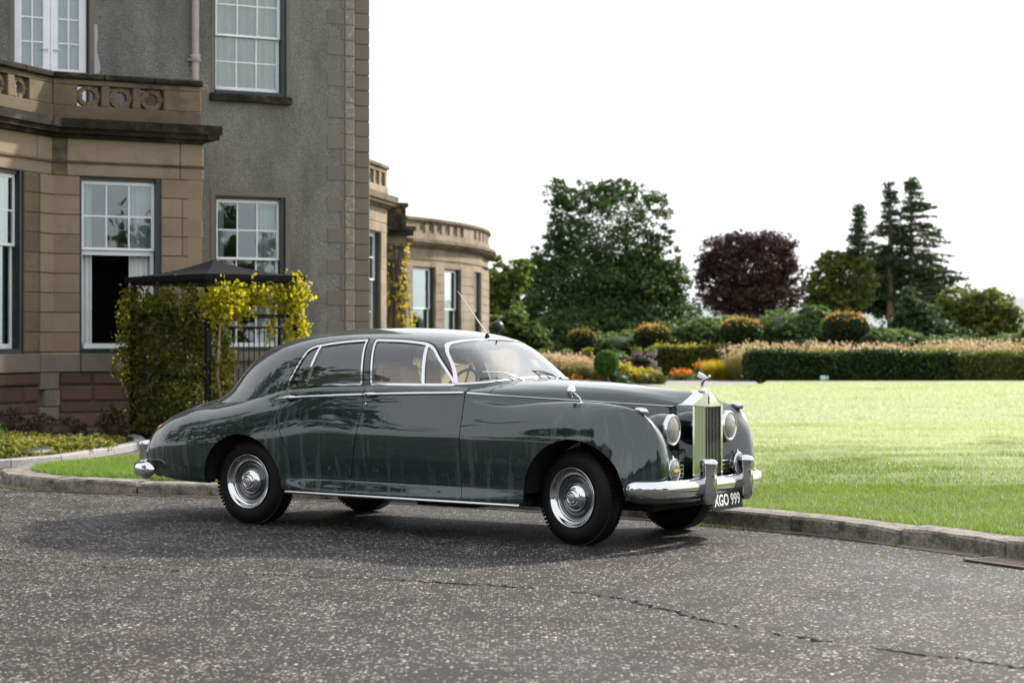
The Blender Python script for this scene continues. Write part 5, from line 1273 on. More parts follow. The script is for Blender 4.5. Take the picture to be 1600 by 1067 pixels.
def wall_sheet(name, w_, s0, s1, z0, z1, holes, mat, depth=.25, o=0.0, parent=None):
    """a wall face with openings and their reveals"""
    S = sorted({s0, s1, *[h[0] for h in holes], *[h[1] for h in holes]}); Z = sorted({z0, z1, *[h[2] for h in holes], *[h[3] for h in holes]}); mb = MB()
    for a, b in zip(S, S[1:]):
        for c, d in zip(Z, Z[1:]):
            m, n = (a + b) / 2, (c + d) / 2
            if any(h[0] < m < h[1] and h[2] < n < h[3] for h in holes): continue
            mb.add([w_.L(a, o, c), w_.L(b, o, c), w_.L(b, o, d), w_.L(a, o, d)], [[0, 1, 2, 3]])
    for a, b, c, d in holes:
        for (p, q) in (((a, c), (a, d)), ((a, d), (b, d)), ((b, d), (b, c)), ((b, c), (a, c))):
            mb.add([w_.L(p[0], o, p[1]), w_.L(q[0], o, q[1]), w_.L(q[0], o - depth, q[1]), w_.L(p[0], o - depth, p[1])], [[0, 1, 2, 3]])
    return mb.build(name, mat, parent or house)
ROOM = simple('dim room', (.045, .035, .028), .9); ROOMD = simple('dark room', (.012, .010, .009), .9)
def curtain(w_, s0, s1, o, z0, z1, mat, parent, folds=9, amp=.03):
    n = folds * 6; V = []; ph = rng.uniform(0, 6)
    for i in range(n + 1):
        t = i / n; oo = o + amp * math.sin(2 * math.pi * folds * t + ph + .8 * math.sin(5 * t)); V += [w_.L(s0 + (s1 - s0) * t, oo, z0), w_.L(s0 + (s1 - s0) * t, oo * 1.0, z1)]
    mb = MB(); mb.add(V, [[2 * i, 2 * i + 2, 2 * i + 3, 2 * i + 1] for i in range(n)], True); return mb.build('curtain', mat, parent)
def sash_window(w_, s0, s1, z0, z1, zm, cols, rows_up, rows_lo, out=-.14, cur='sides', curm=None, room=None, green=True, sh=.05, open_gap=0.0):
    """frame is the part; sashes, panes and curtains are its pieces"""
    f = MB(); fw = .055
    if green:
        w_.box(f, s0, s0 + .04, out + .015, out + .07, z0, z1, 1); w_.box(f, s1 - .075, s1, out + .015, out + .085, z0, z1, 1); w_.box(f, s0 + .04, s1 - .075, out + .012, out + .10, z0, z0 + .075, 1); w_.box(f, s0 + .04, s1 - .075, out + .015, out + .05, z1 - .05, z1, 1)
        a0, a1, b0, b1 = s0 + .04, s1 - .075, z0 + .075, z1 - .05
    else: a0, a1, b0, b1 = s0, s1, z0, z1
    win = f.build('window', [WHITE, DKGREEN], house) if f.v else None
    if win is None:
        w_.box(f, s0, s1, out - .09, out - .07, z1 - .03, z1); win = f.build('window', [WHITE, DKGREEN], house)
    def sash(oa, z_0, z_1, rows, bot, top):
        m = MB(); w_.box(m, a0, a0 + sh, oa - .045, oa, z_0, z_1, bev=.004); w_.box(m, a1 - sh, a1, oa - .045, oa, z_0, z_1, bev=.004); w_.box(m, a0 + sh, a1 - sh, oa - .045, oa, z_0, z_0 + bot, bev=.004); w_.box(m, a0 + sh, a1 - sh, oa - .045, oa, z_1 - top, z_1, bev=.004)
        g0, g1, h0, h1 = a0 + sh, a1 - sh, z_0 + bot, z_1 - top
        for i in range(1, cols): x = g0 + (g1 - g0) * i / cols; w_.box(m, x - .011, x + .011, oa - .038, oa - .006, h0, h1)
        for j in range(1, rows): zz = h0 + (h1 - h0) * j / rows; w_.box(m, g0, g1, oa - .036, oa - .008, zz - .011, zz + .011)
        m.build('sash', WHITE, win)
        for i in range(cols):
            for j in range(rows):
                x0_, x1_ = g0 + (g1 - g0) * i / cols, g0 + (g1 - g0) * (i + 1) / cols; y0_, y1_ = h0 + (h1 - h0) * j / rows, h0 + (h1 - h0) * (j + 1) / rows; p = MB(); t = rng.normal(0, .0025, 3)
                p.add([w_.L(x0_, oa - .022 + t[0], y0_), w_.L(x1_, oa - .022 + t[1], y0_), w_.L(x1_, oa - .022 + t[1] + t[2], y1_), w_.L(x0_, oa - .022 + t[0] + t[2], y1_)], [[0, 1, 2, 3]]); p.build('pane', PANE, win)
    sash(out + .0, zm - .02, b1, rows_up, .042, .06)
    if rows_lo: sash(out - .05, b0 + open_gap, zm + .03, rows_lo, .075, .045)
    d = 2.4; r = MB(); q0, q1 = s0 - .25, s1 + .25
    C = [w_.L(q0, out - .12, z0 - .2), w_.L(q1, out - .12, z0 - .2), w_.L(q1, out - .12, z1 + .2), w_.L(q0, out - .12, z1 + .2)]; B = [w_.L(q0, out - d, z0 - .2), w_.L(q1, out - d, z0 - .2), w_.L(q1, out - d, z1 + .2), w_.L(q0, out - d, z1 + .2)]
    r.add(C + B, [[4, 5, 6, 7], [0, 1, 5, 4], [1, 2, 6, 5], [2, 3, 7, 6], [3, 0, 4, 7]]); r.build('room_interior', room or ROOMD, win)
    cm = curm or CURT; L = a1 - a0
    if cur == 'full': curtain(w_, a0, a1, out - .135, b0, b1, cm, win, 9, .045)
    elif cur == 'sides': curtain(w_, a0 - .02, a0 + L * .20, out - .20, b0, b1, cm, win, 4, .03); curtain(w_, a1 - L * .30, a1 + .02, out - .20, b0, b1, cm, win, 5, .03)
    elif cur == 'blind':
        p = MB(); w_.box(p, a0 + .02, a1 - .02, out - .15, out - .145, zm + .04, b1); p.build('roller_blind', CURTW, win); curtain(w_, a0 - .02, a0 + L * .20, out - .20, b0, zm, cm, win, 4, .03); curtain(w_, a1 - L * .30, a1 + .02, out - .20, b0, zm, cm, win, 5, .03)
    return win

# ---- flank panel beside the left bay
PW = Wall((-7.13, 30.49), 28); OP = (.451, 1.761, 1.315, 4.075)
wall_sheet('bay_wall', PW, 0, 2.453, .85, 4.30, [OP], MORTAR, .30, -.012)
def courses(w_, s0, s1, z0, z1, h, mat, split=None, out=.0, dep=.2, parent=None, offs=0):
    n = max(1, round((z1 - z0) / h)); hh = (z1 - z0) / n; g_ = .005
    for i in range(n):
        za, zb = z0 + i * hh + g_, z0 + (i + 1) * hh - g_
        cs = [s0, s1] if not split else ([s0, s0 + (s1 - s0) * split, s1] if (i + offs) % 2 else ([s0, s1] if (i + offs) % 4 else [s0, s0 + (s1 - s0) * (1 - split), s1]))
        for a, b in zip(cs, cs[1:]): block(w_, a + g_, b - g_, out - dep, out, za, zb, mat, parent=parent)
courses(PW, 0, .451, 1.03, 4.075, .305, SAND); courses(PW, 1.761, 2.453, 1.03, 4.075, .305, SAND, .5, offs=1)
for a, b, m_ in ((.0, .24, SANDW), (.24, 2.07, SAND), (2.07, 2.46, SAND)): block(PW, a + .004, b - .004, -.2, .004, 4.08, 4.275, m_); block(PW, a + .004, b - .004, -.2, .015, 4.30, 4.66, m_)
m = MB(); PW.box(m, -.01, 2.475, -.2, .03, 4.277, 4.298); m.build('string_course', SANDW, house)
block(PW, 0.0, .451, -.2, .03, 1.03, 1.31, GREYST); block(PW, .455, 1.757, -.2, .05, 1.03, 1.312, GREYST); block(PW, 1.765, 2.453, -.2, .03, 1.03, 1.31, GREYST)
def red_plinth(w_, s0, s1, z0, z1, out=.02, hs_=(.20, .26, .17, .24), seed=0):
    rr = random.Random(seed); z = z1; i = 0
    while z > z0 + .05:
        h = hs_[i % len(hs_)]; a = s0 + 0
        while a < s1 - .02:
            L = rr.uniform(.35, 1.1); b = min(a + L, s1); b = s1 if s1 - b < .2 else b
            block(w_, a + .006, b - .006, -.2, out + rr.uniform(-.012, .028), max(z - h, z0) + .006, z - .006, REDST, jit=.006, bev=.03); a = b
        z -= h; i += 1
def plinth_back(w_, s0, s1): m = MB(); w_.box(m, s0, s1, -.3, -.015, -.1, 1.03); m.build('plinth_core', MORTAR, house)
plinth_back(PW, 0, 2.453); red_plinth(PW, .12, 2.453, -.05, 1.02, seed=3)
for i in range(4): block(PW, -.02, .115 if i % 2 else .13, -.2, .03, -.03 + i * .265, -.03 + (i + 1) * .265 - .01, GREYST)
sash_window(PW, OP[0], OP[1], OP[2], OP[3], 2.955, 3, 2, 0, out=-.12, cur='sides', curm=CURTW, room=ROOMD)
# lower sash pushed up: its rail and the curtains show through the open half
m = MB(); PW.box(m, .49, 1.69, -.215, -.17, 2.86, 2.93); PW.box(m, .49, .535, -.215, -.165, 1.39, 2.9); PW.box(m, 1.64, 1.686, -.215, -.165, 1.39, 2.9); PW.box(m, .535, 1.64, -.22, -.10, 1.392, 1.47); m.build('open_sash', WHITE, house)
# ---- canted side of the left bay
LW = Wall((-7.13 - 3.2 * math.cos(R(70)), 30.49 - 3.2 * math.sin(R(70))), 70); LL = 3.2
lo_ = (LL - 2.15, LL - .72, 1.315, 4.075)
wall_sheet('bay_wall', LW, 0, LL, .85, 4.30, [lo_], MORTAR, .30, -.012)
courses(LW, lo_[1], LL - .33, 1.03, 4.075, .305, SANDW); courses(LW, LL - .33, LL + .03, 1.03, 4.075, .305, SAND, out=.03); courses(LW, 0, lo_[0], 1.03, 4.075, .305, SAND)
block(LW, 0, LL + .02, -.2, .004, 4.08, 4.275, SAND); block(LW, 0, LL - .4, -.2, .015, 4.30, 4.66, SAND); block(LW, LL - .396, LL + .02, -.2, .02, 4.30, 4.66, SAND)
m = MB(); LW.box(m, 0, LL + .03, -.2, .035, 4.277, 4.298); m.build('string_course', SANDW, house)
block(LW, 0, LL - .36, -.2, .05, 1.03, 1.31, GREYST); block(LW, LL - .355, LL + .05, -.2, .06, 1.03, 1.31, GREYST)
plinth_back(LW, 0, LL); red_plinth(LW, 0, LL - .36, -.05, 1.02, seed=5)
for i in range(4): block(LW, LL - (.36 if i % 2 else .24), LL + .05, -.2, .055, -.03 + i * .265, -.03 + (i + 1) * .265 - .01, GREYST)
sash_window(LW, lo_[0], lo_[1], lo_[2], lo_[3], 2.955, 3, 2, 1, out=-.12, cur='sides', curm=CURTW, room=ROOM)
# ---- cornice and balustrade
RINGM = None
def ring_mesh(mat):
    m = MB(); n = 24; ro, ri, d = .178, .108, .055
    for r_, f in ((ro, 1),): pass
    V = []
    for k in range(n):
        a = 2 * math.pi * k / n; c, s_ = math.cos(a), math.sin(a)
        V += [(ro * c, -d, ro * s_), (ro * c, d, ro * s_), (ri * c, d, ri * s_), (ri * c, -d, ri * s_)]
    F = []
    for k in range(n):
        a, b = 4 * k, 4 * ((k + 1) % n)
        for j in range(4): F.append([a + j, a + (j + 1) % 4, b + (j + 1) % 4, b + j])
    m.add(V, F, False)
    for k in range(4):
        a = math.pi / 2 * k; c, s_ = math.cos(a), math.sin(a); m.box((ro * .80 * c, 0, ro * .80 * s_), (.09 if k % 2 == 0 else .055, .135, .055 if k % 2 == 0 else .09), bev=.008)
    return m.mesh('ring', mat)
RING = ring_mesh(SANDW)
def balustrade(w_, s0, s1, rings, mat=SANDW, cop=DARKST, zb=4.66, ext0=.0, ext1=.0, group=None, ringmesh=None):
    """cornice, base rail, piers, coping as blocks; rings let into square openings"""
    m = MB(); w_.box(m, s0 - ext0, s1 + ext1, -.30, .10, zb, zb + .06); w_.box(m, s0 - ext0, s1 + ext1 + (.08 if ext1 else 0), -.30, .20, zb + .06, zb + .14); w_.box(m, s0 - ext0, s1 + ext1 + (.13 if ext1 else 0), -.30, .25, zb + .14, zb + .285); m.build('cornice', cop, house)
    zr0, zr1 = zb + .31, zb + .505
    block(w_, s0, s1, -.28, .045, zr0 - .03, zr1, mat, 'base_rail')
    zo0, zo1 = zr1 + .002, zb + .835
    hw = .187; e = [s0] + [x for r_ in rings for x in (r_ - hw, r_ + hw)] + [s1]
    for i in range(0, len(e), 2):
        if e[i + 1] - e[i] > .02: block(w_, e[i] + .002, e[i + 1] - .002, -.22, .012, zo0, zo1, mat, 'balustrade_pier')
    for r_ in rings:
        o = bpy.data.objects.new('ring_baluster', ringmesh or RING); COL.objects.link(o); w_.place(o, r_, -.10, (zo0 + zo1) / 2, house); o.scale = (1, 1, (zo1 - zo0) / .356)
    block(w_, s0, s1, -.26, .014, zo1 + .001, zo1 + .085, mat, 'top_rail')
    n = max(1, round((s1 - s0) / .9))
    for i in range(n):
        a, b = s0 + (s1 - s0) * i / n, s0 + (s1 - s0) * (i + 1) / n; block(w_, a + .004 - (.0), b - .004 + (.03 if i == n - 1 else 0), -.33, .075, zo1 + .087, zo1 + .185, cop, 'coping', jit=.008, bev=.02)
balustrade(PW, .02, 2.42, [.60, 1.11, 1.615], ext1=.02)
balustrade(LW, .0, LL + .02, [LL - 1.36, LL - .80], ext1=-.02)
m = MB(); PW.box(m, -.4, 2.44, -3.2, -.28, 4.60, 4.70); LW.box(m, -.2, LL, -4.2, -.28, 4.55, 4.68); m.build('flat_roof', simple('lead', (.10, .10, .11), .6), house)
# return of the flank to the main wall, and its cornice
RW = Wall(tuple(PW.P(2.453, 0, 0).xy), 118)
m = MB(); RW.box(m, 0.002, 2.6, -.25, -.01, -.1, 4.66); m.build('return_wall', SAND, house)
m = MB(); RW.box(m, -.24, 2.6, 0, .20, 4.72, 4.80); RW.box(m, -.24, 2.6, 0, .245, 4.80, 4.945); m.build('cornice', DARKST, house)
m = MB(); RW.box(m, .05, 2.6, -.25, .0, 4.95, 5.65); m.build('balustrade_return', SANDW, house)
# ---- main wall
MW = Wall((-2.86, 35.63), 28); U = (-2.65, -1.30, 5.83, 8.05); LO = (-2.63, -1.32, 1.33, 4.05); FD = (-6.14, -4.86, 4.9, 7.75)
wall_sheet('harled_wall', MW, -12, -.02, -.2, 11, [U, LO, FD], HARL, .22)
def surround(w_, h, wd, out, mat, head=True, sill=None):
    a, b, c, d = h; m = MB(); w_.box(m, a - wd, a, -.22, out, c, d); w_.box(m, b, b + wd, -.22, out, c, d)
    if head: w_.box(m, a - wd, b + wd, -.22, out, d, d + wd * 1.1)
    m.build('window_surround', mat, house)
surround(MW, LO, .085, .012, QUOIN); surround(MW, U, .055, .010, QUOIN); surround(MW, FD, .075, .012, QUOIN)
block(MW, U[0] - .09, U[1] + .07, -.2, .11, 5.695, 5.83, DARKST, 'window_sill'); block(MW, LO[0] - .1, LO[1] + .1, -.2, .09, 1.16, 1.325, GREYST, 'window_sill')
sash_window(MW, U[0], U[1], U[2], U[3], 6.88, 3, 2, 2, out=-.12, cur='full', curm=CURT, room=ROOM, sh=.06)
sash_window(MW, LO[0], LO[1], LO[2], LO[3], 2.96, 3, 2, 1, out=-.12, cur='sides', curm=CURTW, room=ROOM)
# french doors above the flat roof
fdw = MB(); MW.box(fdw, FD[0], FD[0] + .03, -.17, -.08, FD[2], FD[3], 1); MW.box(fdw, FD[1] - .03, FD[1], -.17, -.08, FD[2], FD[3], 1); MW.box(fdw, FD[0] + .03, FD[1] - .03, -.17, -.08, FD[3] - .05, FD[3], 1); fdo_ = fdw.build('french_door', [WHITE, DKGREEN], house)
mid_ = (FD[0] + FD[1]) / 2
for a, b in ((FD[0] + .03, mid_ - .003), (mid_ + .003, FD[1] - .03)):
    m = MB(); sw_ = .125; zb_, zt_ = FD[2], FD[3] - .05; MW.box(m, a, a + sw_, -.15, -.10, zb_, zt_, bev=.004); MW.box(m, b - sw_, b, -.15, -.10, zb_, zt_, bev=.004); MW.box(m, a + sw_, b - sw_, -.15, -.10, zb_, zb_ + 1.19, bev=.004); MW.box(m, a + sw_, b - sw_, -.15, -.10, zt_ - .12, zt_, bev=.004)
    g0, g1 = a + sw_, b - sw_; MW.box(m, (g0 + g1) / 2 - .012, (g0 + g1) / 2 + .012, -.14, -.105, zb_ + 1.19, zt_ - .12)
    for zz in (6.52, 6.93, 7.34): MW.box(m, g0, g1, -.138, -.107, zz - .012, zz + .012)
    m.build('door_leaf', WHITE, fdo_); p = MB(); p.add([MW.L(g0, -.125, zb_ + 1.19), MW.L(g1, -.125, zb_ + 1.19), MW.L(g1, -.125, zt_ - .12), MW.L(g0, -.125, zt_ - .12)], [[0, 1, 2, 3]]); p.build('pane', PANE, fdo_); curtain(MW, g0 - .03, g1 + .03, -.22, zb_, zt_, CURTW, fdo_, 7, .02)
    hm = MB(); sx = b - .05 if a < mid_ - .1 else a + .05; dr = -1 if a < mid_ - .1 else 1; c = MW.L(sx, -.07, 6.40); hm.tube([MW.L(sx, -.10, 6.40), MW.L(sx, -.06, 6.40), MW.L(sx + dr * .11, -.055, 6.40)], .010, 6); hm.build('door_handle', CHROMEB, fdo_)
rm_ = MB(); MW.box(rm_, FD[0] - .2, FD[1] + .2, -1.6, -1.5, FD[2] - .2, FD[3] + .2); MW.box(rm_, FD[0] - .3, FD[0] - .25, -1.5, -.24, FD[2] - .2, FD[3] + .2); MW.box(rm_, FD[1] + .25, FD[1] + .3, -1.5, -.24, FD[2] - .2, FD[3] + .2); rm_.build('room_interior', ROOM, fdo_)
# pale lead flashing, wavy edged, down the right side of the french doors
V = []
for i in range(24):
    t = i / 23; zz = 6.02 + t * .85; e = .05 + .035 * math.sin(t * 9) * (1 - t) + .03 * (1 - t); V += [MW.L(FD[1] + .078, .016, zz), MW.L(FD[1] + .078 + max(e, .01), .016, zz)]
m = MB(); m.add(V, [[2 * i, 2 * i + 1, 2 * i + 3, 2 * i + 2] for i in range(23)]); m.build('lead_flashing', simple('pale lead', (.36, .32, .36), .6), house)
# downpipe
PIPE = speckle('mauve grey pipe paint', (.30, .26, .27), (.37, .33, .335), 4, .5)
dp = MB(); pa = [MW.L(-3.022, .10, z) for z in (4.7, 6.42, 9.5)]; dp.tube(pa, .062, 14); dp.tube([MW.L(-3.022, .10, z) for z in (6.33, 6.35, 6.45, 6.47)], [.066, .085, .085, .066], 14); dp.tube([MW.L(-3.022, .10, z) for z in (8.1, 8.12, 8.22, 8.24)], [.066, .085, .085, .066], 14); MW.box(dp, -3.14, -2.90, 0, .05, 6.36, 6.40); dp.build('downpipe', PIPE, house)
# quoins, lichened arris and the set back pier at the corner
zq = -.1; i = 0
QH = .281
for i in range(40):
    z0_, z1_ = -.1 + i * QH, -.1 + (i + 1) * QH - .008
    a = -.53 if i % 2 == 0 else -.255
    block(MW, a, -.182, -.2, .012, z0_, z1_, QUOIN, 'quoin'); block(MW, -.178, .0, -.3, .03, z0_, z1_, LICHEN, 'quoin', jit=.002)
SB = Wall(tuple(MW.P(0, -.28, 0).xy), 28)
m = MB(); SB.box(m, -.3, .43, -.6, -.03, -.1, 11); m.build('corner_pier', MORTAR, house)
for i in range(40):
    z0_, z1_ = -.1 + i * QH, -.1 + (i + 1) * QH - .008; c = .135 if i % 2 else .09
    block(SB, -.02, c - .003, -.3, -.0, z0_, z1_, QUOIN, 'quoin'); block(SB, c + .003, .44, -.3, .0, z0_, z1_, QUOIN, 'quoin')
# body of the house behind, so that it is solid from the side
m = MB(); MW.box(m, -12, -.05, -9, -3.2, -.1, 11); MW.box(m, -12, -.02, -3.2, -.24, 8.6, 11); MW.box(m, -12, -.02, -3.2, -.24, 4.35, 4.62); MW.box(m, -.22, -.04, -3.2, -.28, -.1, 11); m.build('house_core', HARL, house)
m = MB(); MW.box(m, -12, .35, -9.2, .25, 11.0, 11.25); m.build('eaves', SANDW, house)
# ---- second bay, seen past the corner
B2 = Wall((-2.99 - 4.4 * math.sin(R(10)), 47 - 4.4 * math.cos(R(10))), 80); b2L = 4.4; b2o = (2.2, 3.86, 1.315, 4.075)
wall_sheet('bay_wall', B2, 0, b2L, -.1, 4.66, [b2o], SANDP, .35, -.004)
courses(B2, b2o[1], b2L, -.05, 4.075, .305, SANDP); block(B2, 0, b2L, -.2, .01, 4.08, 4.275, SANDP); block(B2, 0, b2L, -.2, .012, 4.30, 4.66, SANDP)
sash_window(B2, b2o[0], b2o[1], b2o[2], b2o[3], 2.955, 3, 2, 2, out=-.14, cur='sides', curm=CURTW, room=ROOM)
balustrade(B2, 0.0, b2L, [2.9, 3.45, 4.0][:3], mat=SANDP, cop=SANDW, ext1=.05)
m = MB(); B2.box(m, 0, b2L - .02, -3.5, -.36, -.1, 4.7); m.build('bay_core', SANDW, house)
# ---- block between the bays
CW = Wall((-3.76, 58.6), 28)
m = MB(); CW.box(m, -3, .66, -8, 0, -.1, 4.66); m.build('link_wall', SANDW, house)
m = MB(); CW.box(m, -3, .66, -8, .02, 4.94, 5.50); CW.box(m, -3, .72, -8, .07, 5.50, 5.64); CW.box(m, -3, .70, -8, .05, 4.30, 4.34); m.build('parapet', DARKST, house)
m = MB(); CW.box(m, -3, .90, -8, .22, 4.80, 4.94); CW.box(m, -3, .85, -8, .14, 4.66, 4.80); m.build('cornice', DARKST, house)
# ---- the bow front
cxb, cyb, rb_ = -21.9, 75.8, 21.0
def bow(phi): return (cxb + rb_ * math.sin(R(phi)), cyb - rb_ * math.cos(R(phi)))
def segwall(p0, p1): a, b = bow(p0), bow(p1); return Wall(a, math.degrees(math.atan2(b[1] - a[1], b[0] - a[0]))), math.hypot(b[0] - a[0], b[1] - a[1])
def phi_at(u): 
    best = min(np.linspace(40, 92, 2000), key=lambda p: abs(800 + 3078.44 * bow(p)[0] / bow(p)[1] - u)); return best
BR = [phi_at(u) for u in (634, 645, 680, 694, 720, 741, 751.5)] + [91, 92.5, 96, 100]
wins = [1, 3, 5, 8]
bowp = []
for i, (p0, p1) in enumerate(zip(BR, BR[1:])):
    W_, L_ = segwall(p0, p1)
    if i in wins:
        h = (.02, L_ - .02, 1.315, 4.03); wall_sheet('bow_wall', W_, 0, L_, -.1, 4.66, [h], SANDP, .4)
        sash_window(W_, h[0], h[1], h[2], h[3], 2.62, 1, 1, 1, out=-.16, cur='blind' if i < 4 else 'sides', curm=CURTW, room=ROOMD, sh=.07)
    else: wall_sheet('bow_wall', W_, 0, L_, -.1, 4.66, [], SANDP, .3); [block(W_, .004, L_ - .004, -.2, .02, 1.03 + k * .305 + .004, 1.03 + (k + 1) * .305 - .004, SANDP) for k in range(10)]
nseg = 26; ps = np.linspace(BR[0], 100, nseg + 1)
for p0, p1 in zip(ps, ps[1:]):
    W_, L_ = segwall(p0, p1); m = MB()
    W_.box(m, -.004, L_ + .004, -.2, .022, 4.27, 4.31); m.build('string_course', SANDW, house)
    m = MB(); W_.box(m, -.01, L_ + .01, -.3, .10, 4.66, 4.74); W_.box(m, -.02, L_ + .02, -.3, .22, 4.74, 4.83); W_.box(m, -.02, L_ + .02, -.3, .30, 4.83, 4.94); m.build('cornice', SANDW, house)
    m = MB(); W_.box(m, -.005, L_ + .005, -.28, .06, 4.95, 5.17); m.build('base_rail', SANDP, house)
    m = MB(); W_.box(m, -.005, L_ + .005, -.26, .02, 5.50, 5.585); W_.box(m, -.01, L_ + .01, -.3, .09, 5.586, 5.685); m.build('coping', SANDW, house)
gaps = [phi_at(u) for u in (660, 674, 686.5, 699, 711, 721)] + [phi_at(742), phi_at(749), phi_at(754.5), phi_at(759), phi_at(762)]
edges = [BR[0]] + [x for g_ in gaps for x in (g_ - .52, g_ + .52)] + [97]
for i in range(0, len(edges), 2):
    if edges[i + 1] - edges[i] > .05:
        n = max(1, int((edges[i + 1] - edges[i]) / 2)); pp = np.linspace(edges[i], edges[i + 1], n + 1)
        for p0, p1 in zip(pp, pp[1:]): W_, L_ = segwall(p0, p1); block(W_, 0, L_, -.22, .01, 5.172, 5.50, SANDP, 'balustrade_pier')
RINGP = ring_mesh(SANDP)
for g_ in gaps:
    W_, L_ = segwall(g_ - .52, g_ + .52); o = bpy.data.objects.new('ring_baluster', RINGP); COL.objects.link(o); W_.place(o, L_ / 2, -.10, 5.336, house); o.scale = (L_ / .36, 1, .92)
m = MB(); pts = [bow(p) for p in np.linspace(BR[0], 100, 20)]; m.prism([(x - H0.x, y - H0.y) for x, y in [(p[0] - .5 * math.sin(R(70)), p[1] + .3) for p in pts] + [(-14, 96), (-14, 66)]][::1], 4.5, 4.9); m.build('flat_roof', SANDW, house)
m = MB(); CW.box(m, -8, .3, -14, -8.1, -.1, 4.5); m.build('rear_core', SANDW, house)
# long side wall that ties the bays together behind
m = MB(); m.add([(-2.9 - H0.x - 1.6, 36.2 - H0.y, -.1), (-5.5 - H0.x, 60 - H0.y, -.1), (-5.5 - H0.x, 60 - H0.y, 10.9), (-2.9 - H0.x - 1.6, 36.2 - H0.y, 10.9)], [[0, 1, 2, 3]]); m.build('side_wall', HARL, house)
# yellow climber on the link wall
cl = tag(empty('climbing_plant', (-3.5, 58.4, .05)), 'sparse yellowing climber on the wall beside the bow front', 'climber')
P = []
for k in range(9):
    s_ = rng.uniform(-.35, .75); zt = rng.uniform(2.6, 4.6); n = 75; t = rng.uniform(0, 1, n) ** 1.1
    for tt in t: P.append(CW.P(s_ + .22 * math.sin(tt * 5 + k) + rng.normal(0, .12 * (1.2 - tt)), .12 + abs(rng.normal(0, .10)), .2 + tt * zt))
P = np.array(P) - np.array((-3.5, 58.4, .05)); P = P[rng.uniform(size=len(P)) < .9]
V, F = leaves(P, .14, asp=1.3); link(bpy.data.objects.new('leaf_spray', fastmesh('lv', V, F, L_YELL)), cl)['kind'] = 'stuff'
m = MB()
for k in range(7):
    s_ = rng.uniform(-.3, .7); m.tube([CW.P(s_ + .15 * math.sin(t * 5 + k), .05, .1 + t * 4.3) - Vector((-3.5, 58.4, .05)) for t in np.linspace(0, 1, 7)], [.02] * 7, 5)
m.build('stem', BARK, cl)

# ================================================================ pergola with vine, railing, border
GX, GY, GA = -4.40, 28.5, 40.0
gz = tag(empty('garden_canopy', (GX, GY, 0), R(GA)), 'black metal framed canopy with a dark fabric roof grown over with vine', 'canopy')
BMET = simple('black painted metal', (.004, .0045, .006), .5, 0, Specular_IOR_Level=.2)
FABR = speckle('charcoal canopy cloth', (.009, .009, .0115), (.014, .014, .0175), 20, .9, .15, 120, Specular_IOR_Level=.08)
GLX, GLY = 1.53, 2.18     # local x along the right side, y back along the left side
EZ = 2.46
pts_ = [(0, 0), (GLX, 0), (GLX, GLY), (0, GLY)]
for x, y in pts_:
    m = MB(); m.box((x, y, EZ / 2), (.075, .075, EZ), bev=.006); m.build('post', BMET, gz)
for (x0_, y0_), (x1_, y1_) in zip(pts_, pts_[1:] + pts_[:1]):
    for z, h in ((EZ - .05, .11), (EZ - .58, .05)):
        m = MB(); cx_, cy_ = (x0_ + x1_) / 2, (y0_ + y1_) / 2; m.box((cx_, cy_, z), (abs(x1_ - x0_) - .08 if x1_ != x0_ else .05, abs(y1_ - y0_) - .08 if y1_ != y0_ else .05, h)); m.build('rail', BMET, gz)
for (x0_, y0_), (x1_, y1_) in ((pts_[0], pts_[3]),):
    for z in (.98, .08):
        m = MB(); m.box((0, GLY / 2, z), (.05, GLY - .08, .06)); m.build('rail', BMET, gz)
m = MB(); ov = .10; hp = .26; n = 10; ap_ = (GLX / 2, GLY / 2)
V = []; F = []
crn = [(-ov, -ov), (GLX + ov, -ov), (GLX + ov, GLY + ov), (-ov, GLY + ov)]
for i in range(4):
    a, b = crn[i], crn[(i + 1) % 4]; o_ = len(V)
    for j in range(n + 1):
        t = j / n
        for k_ in range(n + 1):
            q = k_ / n; ex, ey = a[0] + (b[0] - a[0]) * q, a[1] + (b[1] - a[1]) * q; sag = -.05 * math.sin(math.pi * t) * (1 if True else 0) - .02 * math.sin(math.pi * q) * (1 - t)
            V.append((ex + (ap_[0] - ex) * t, ey + (ap_[1] - ey) * t, EZ + .02 + hp * t + sag))
    F += [[o_ + j * (n + 1) + k_, o_ + j * (n + 1) + k_ + 1, o_ + (j + 1) * (n + 1) + k_ + 1, o_ + (j + 1) * (n + 1) + k_] for j in range(n) for k_ in range(n)]
m.add(V, F, True)
for i in range(4):
    a, b = crn[i], crn[(i + 1) % 4]; m.add([(a[0], a[1], EZ + .02), (b[0], b[1], EZ + .02), (b[0], b[1], EZ - .07), (a[0], a[1], EZ - .07)], [[3, 2, 1, 0]])
m.build('canopy_roof', FABR, gz)
m = MB(); m.box((.02, GLY * .80, 1.02), (.12, .17, .30), bev=.02); m.box((.02, GLY * .80, 1.20), (.15, .20, .05), bev=.015); m.box((-.045, GLY * .80, 1.03), (.012, .06, .05)); m.build('wall_bin', simple('black box', (.008, .010, .014), .4), gz)
vine = tag(empty('vine', (GX, GY, 0), R(GA)), 'vine turning yellow that climbs over the black canopy', 'climber')
def vpart(name, P, size, mat, asp=1.25): V, F = leaves(np.array(P), size, asp=asp); return link(bpy.data.objects.new(name, fastmesh(name, V, F, mat)), vine)
P = []      # left face, thick, its shade put into the leaf colour
c0 = np.stack([rng.normal(.07, .06, 420), rng.uniform(.10, GLY + .14, 420), rng.uniform(0.02, 1.9, 420)], 1)
for c in c0: P += list(c + rng.normal(size=(44, 3)) * [.06, .10, .10])
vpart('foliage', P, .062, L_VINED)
P = []      # along the eaves on the left
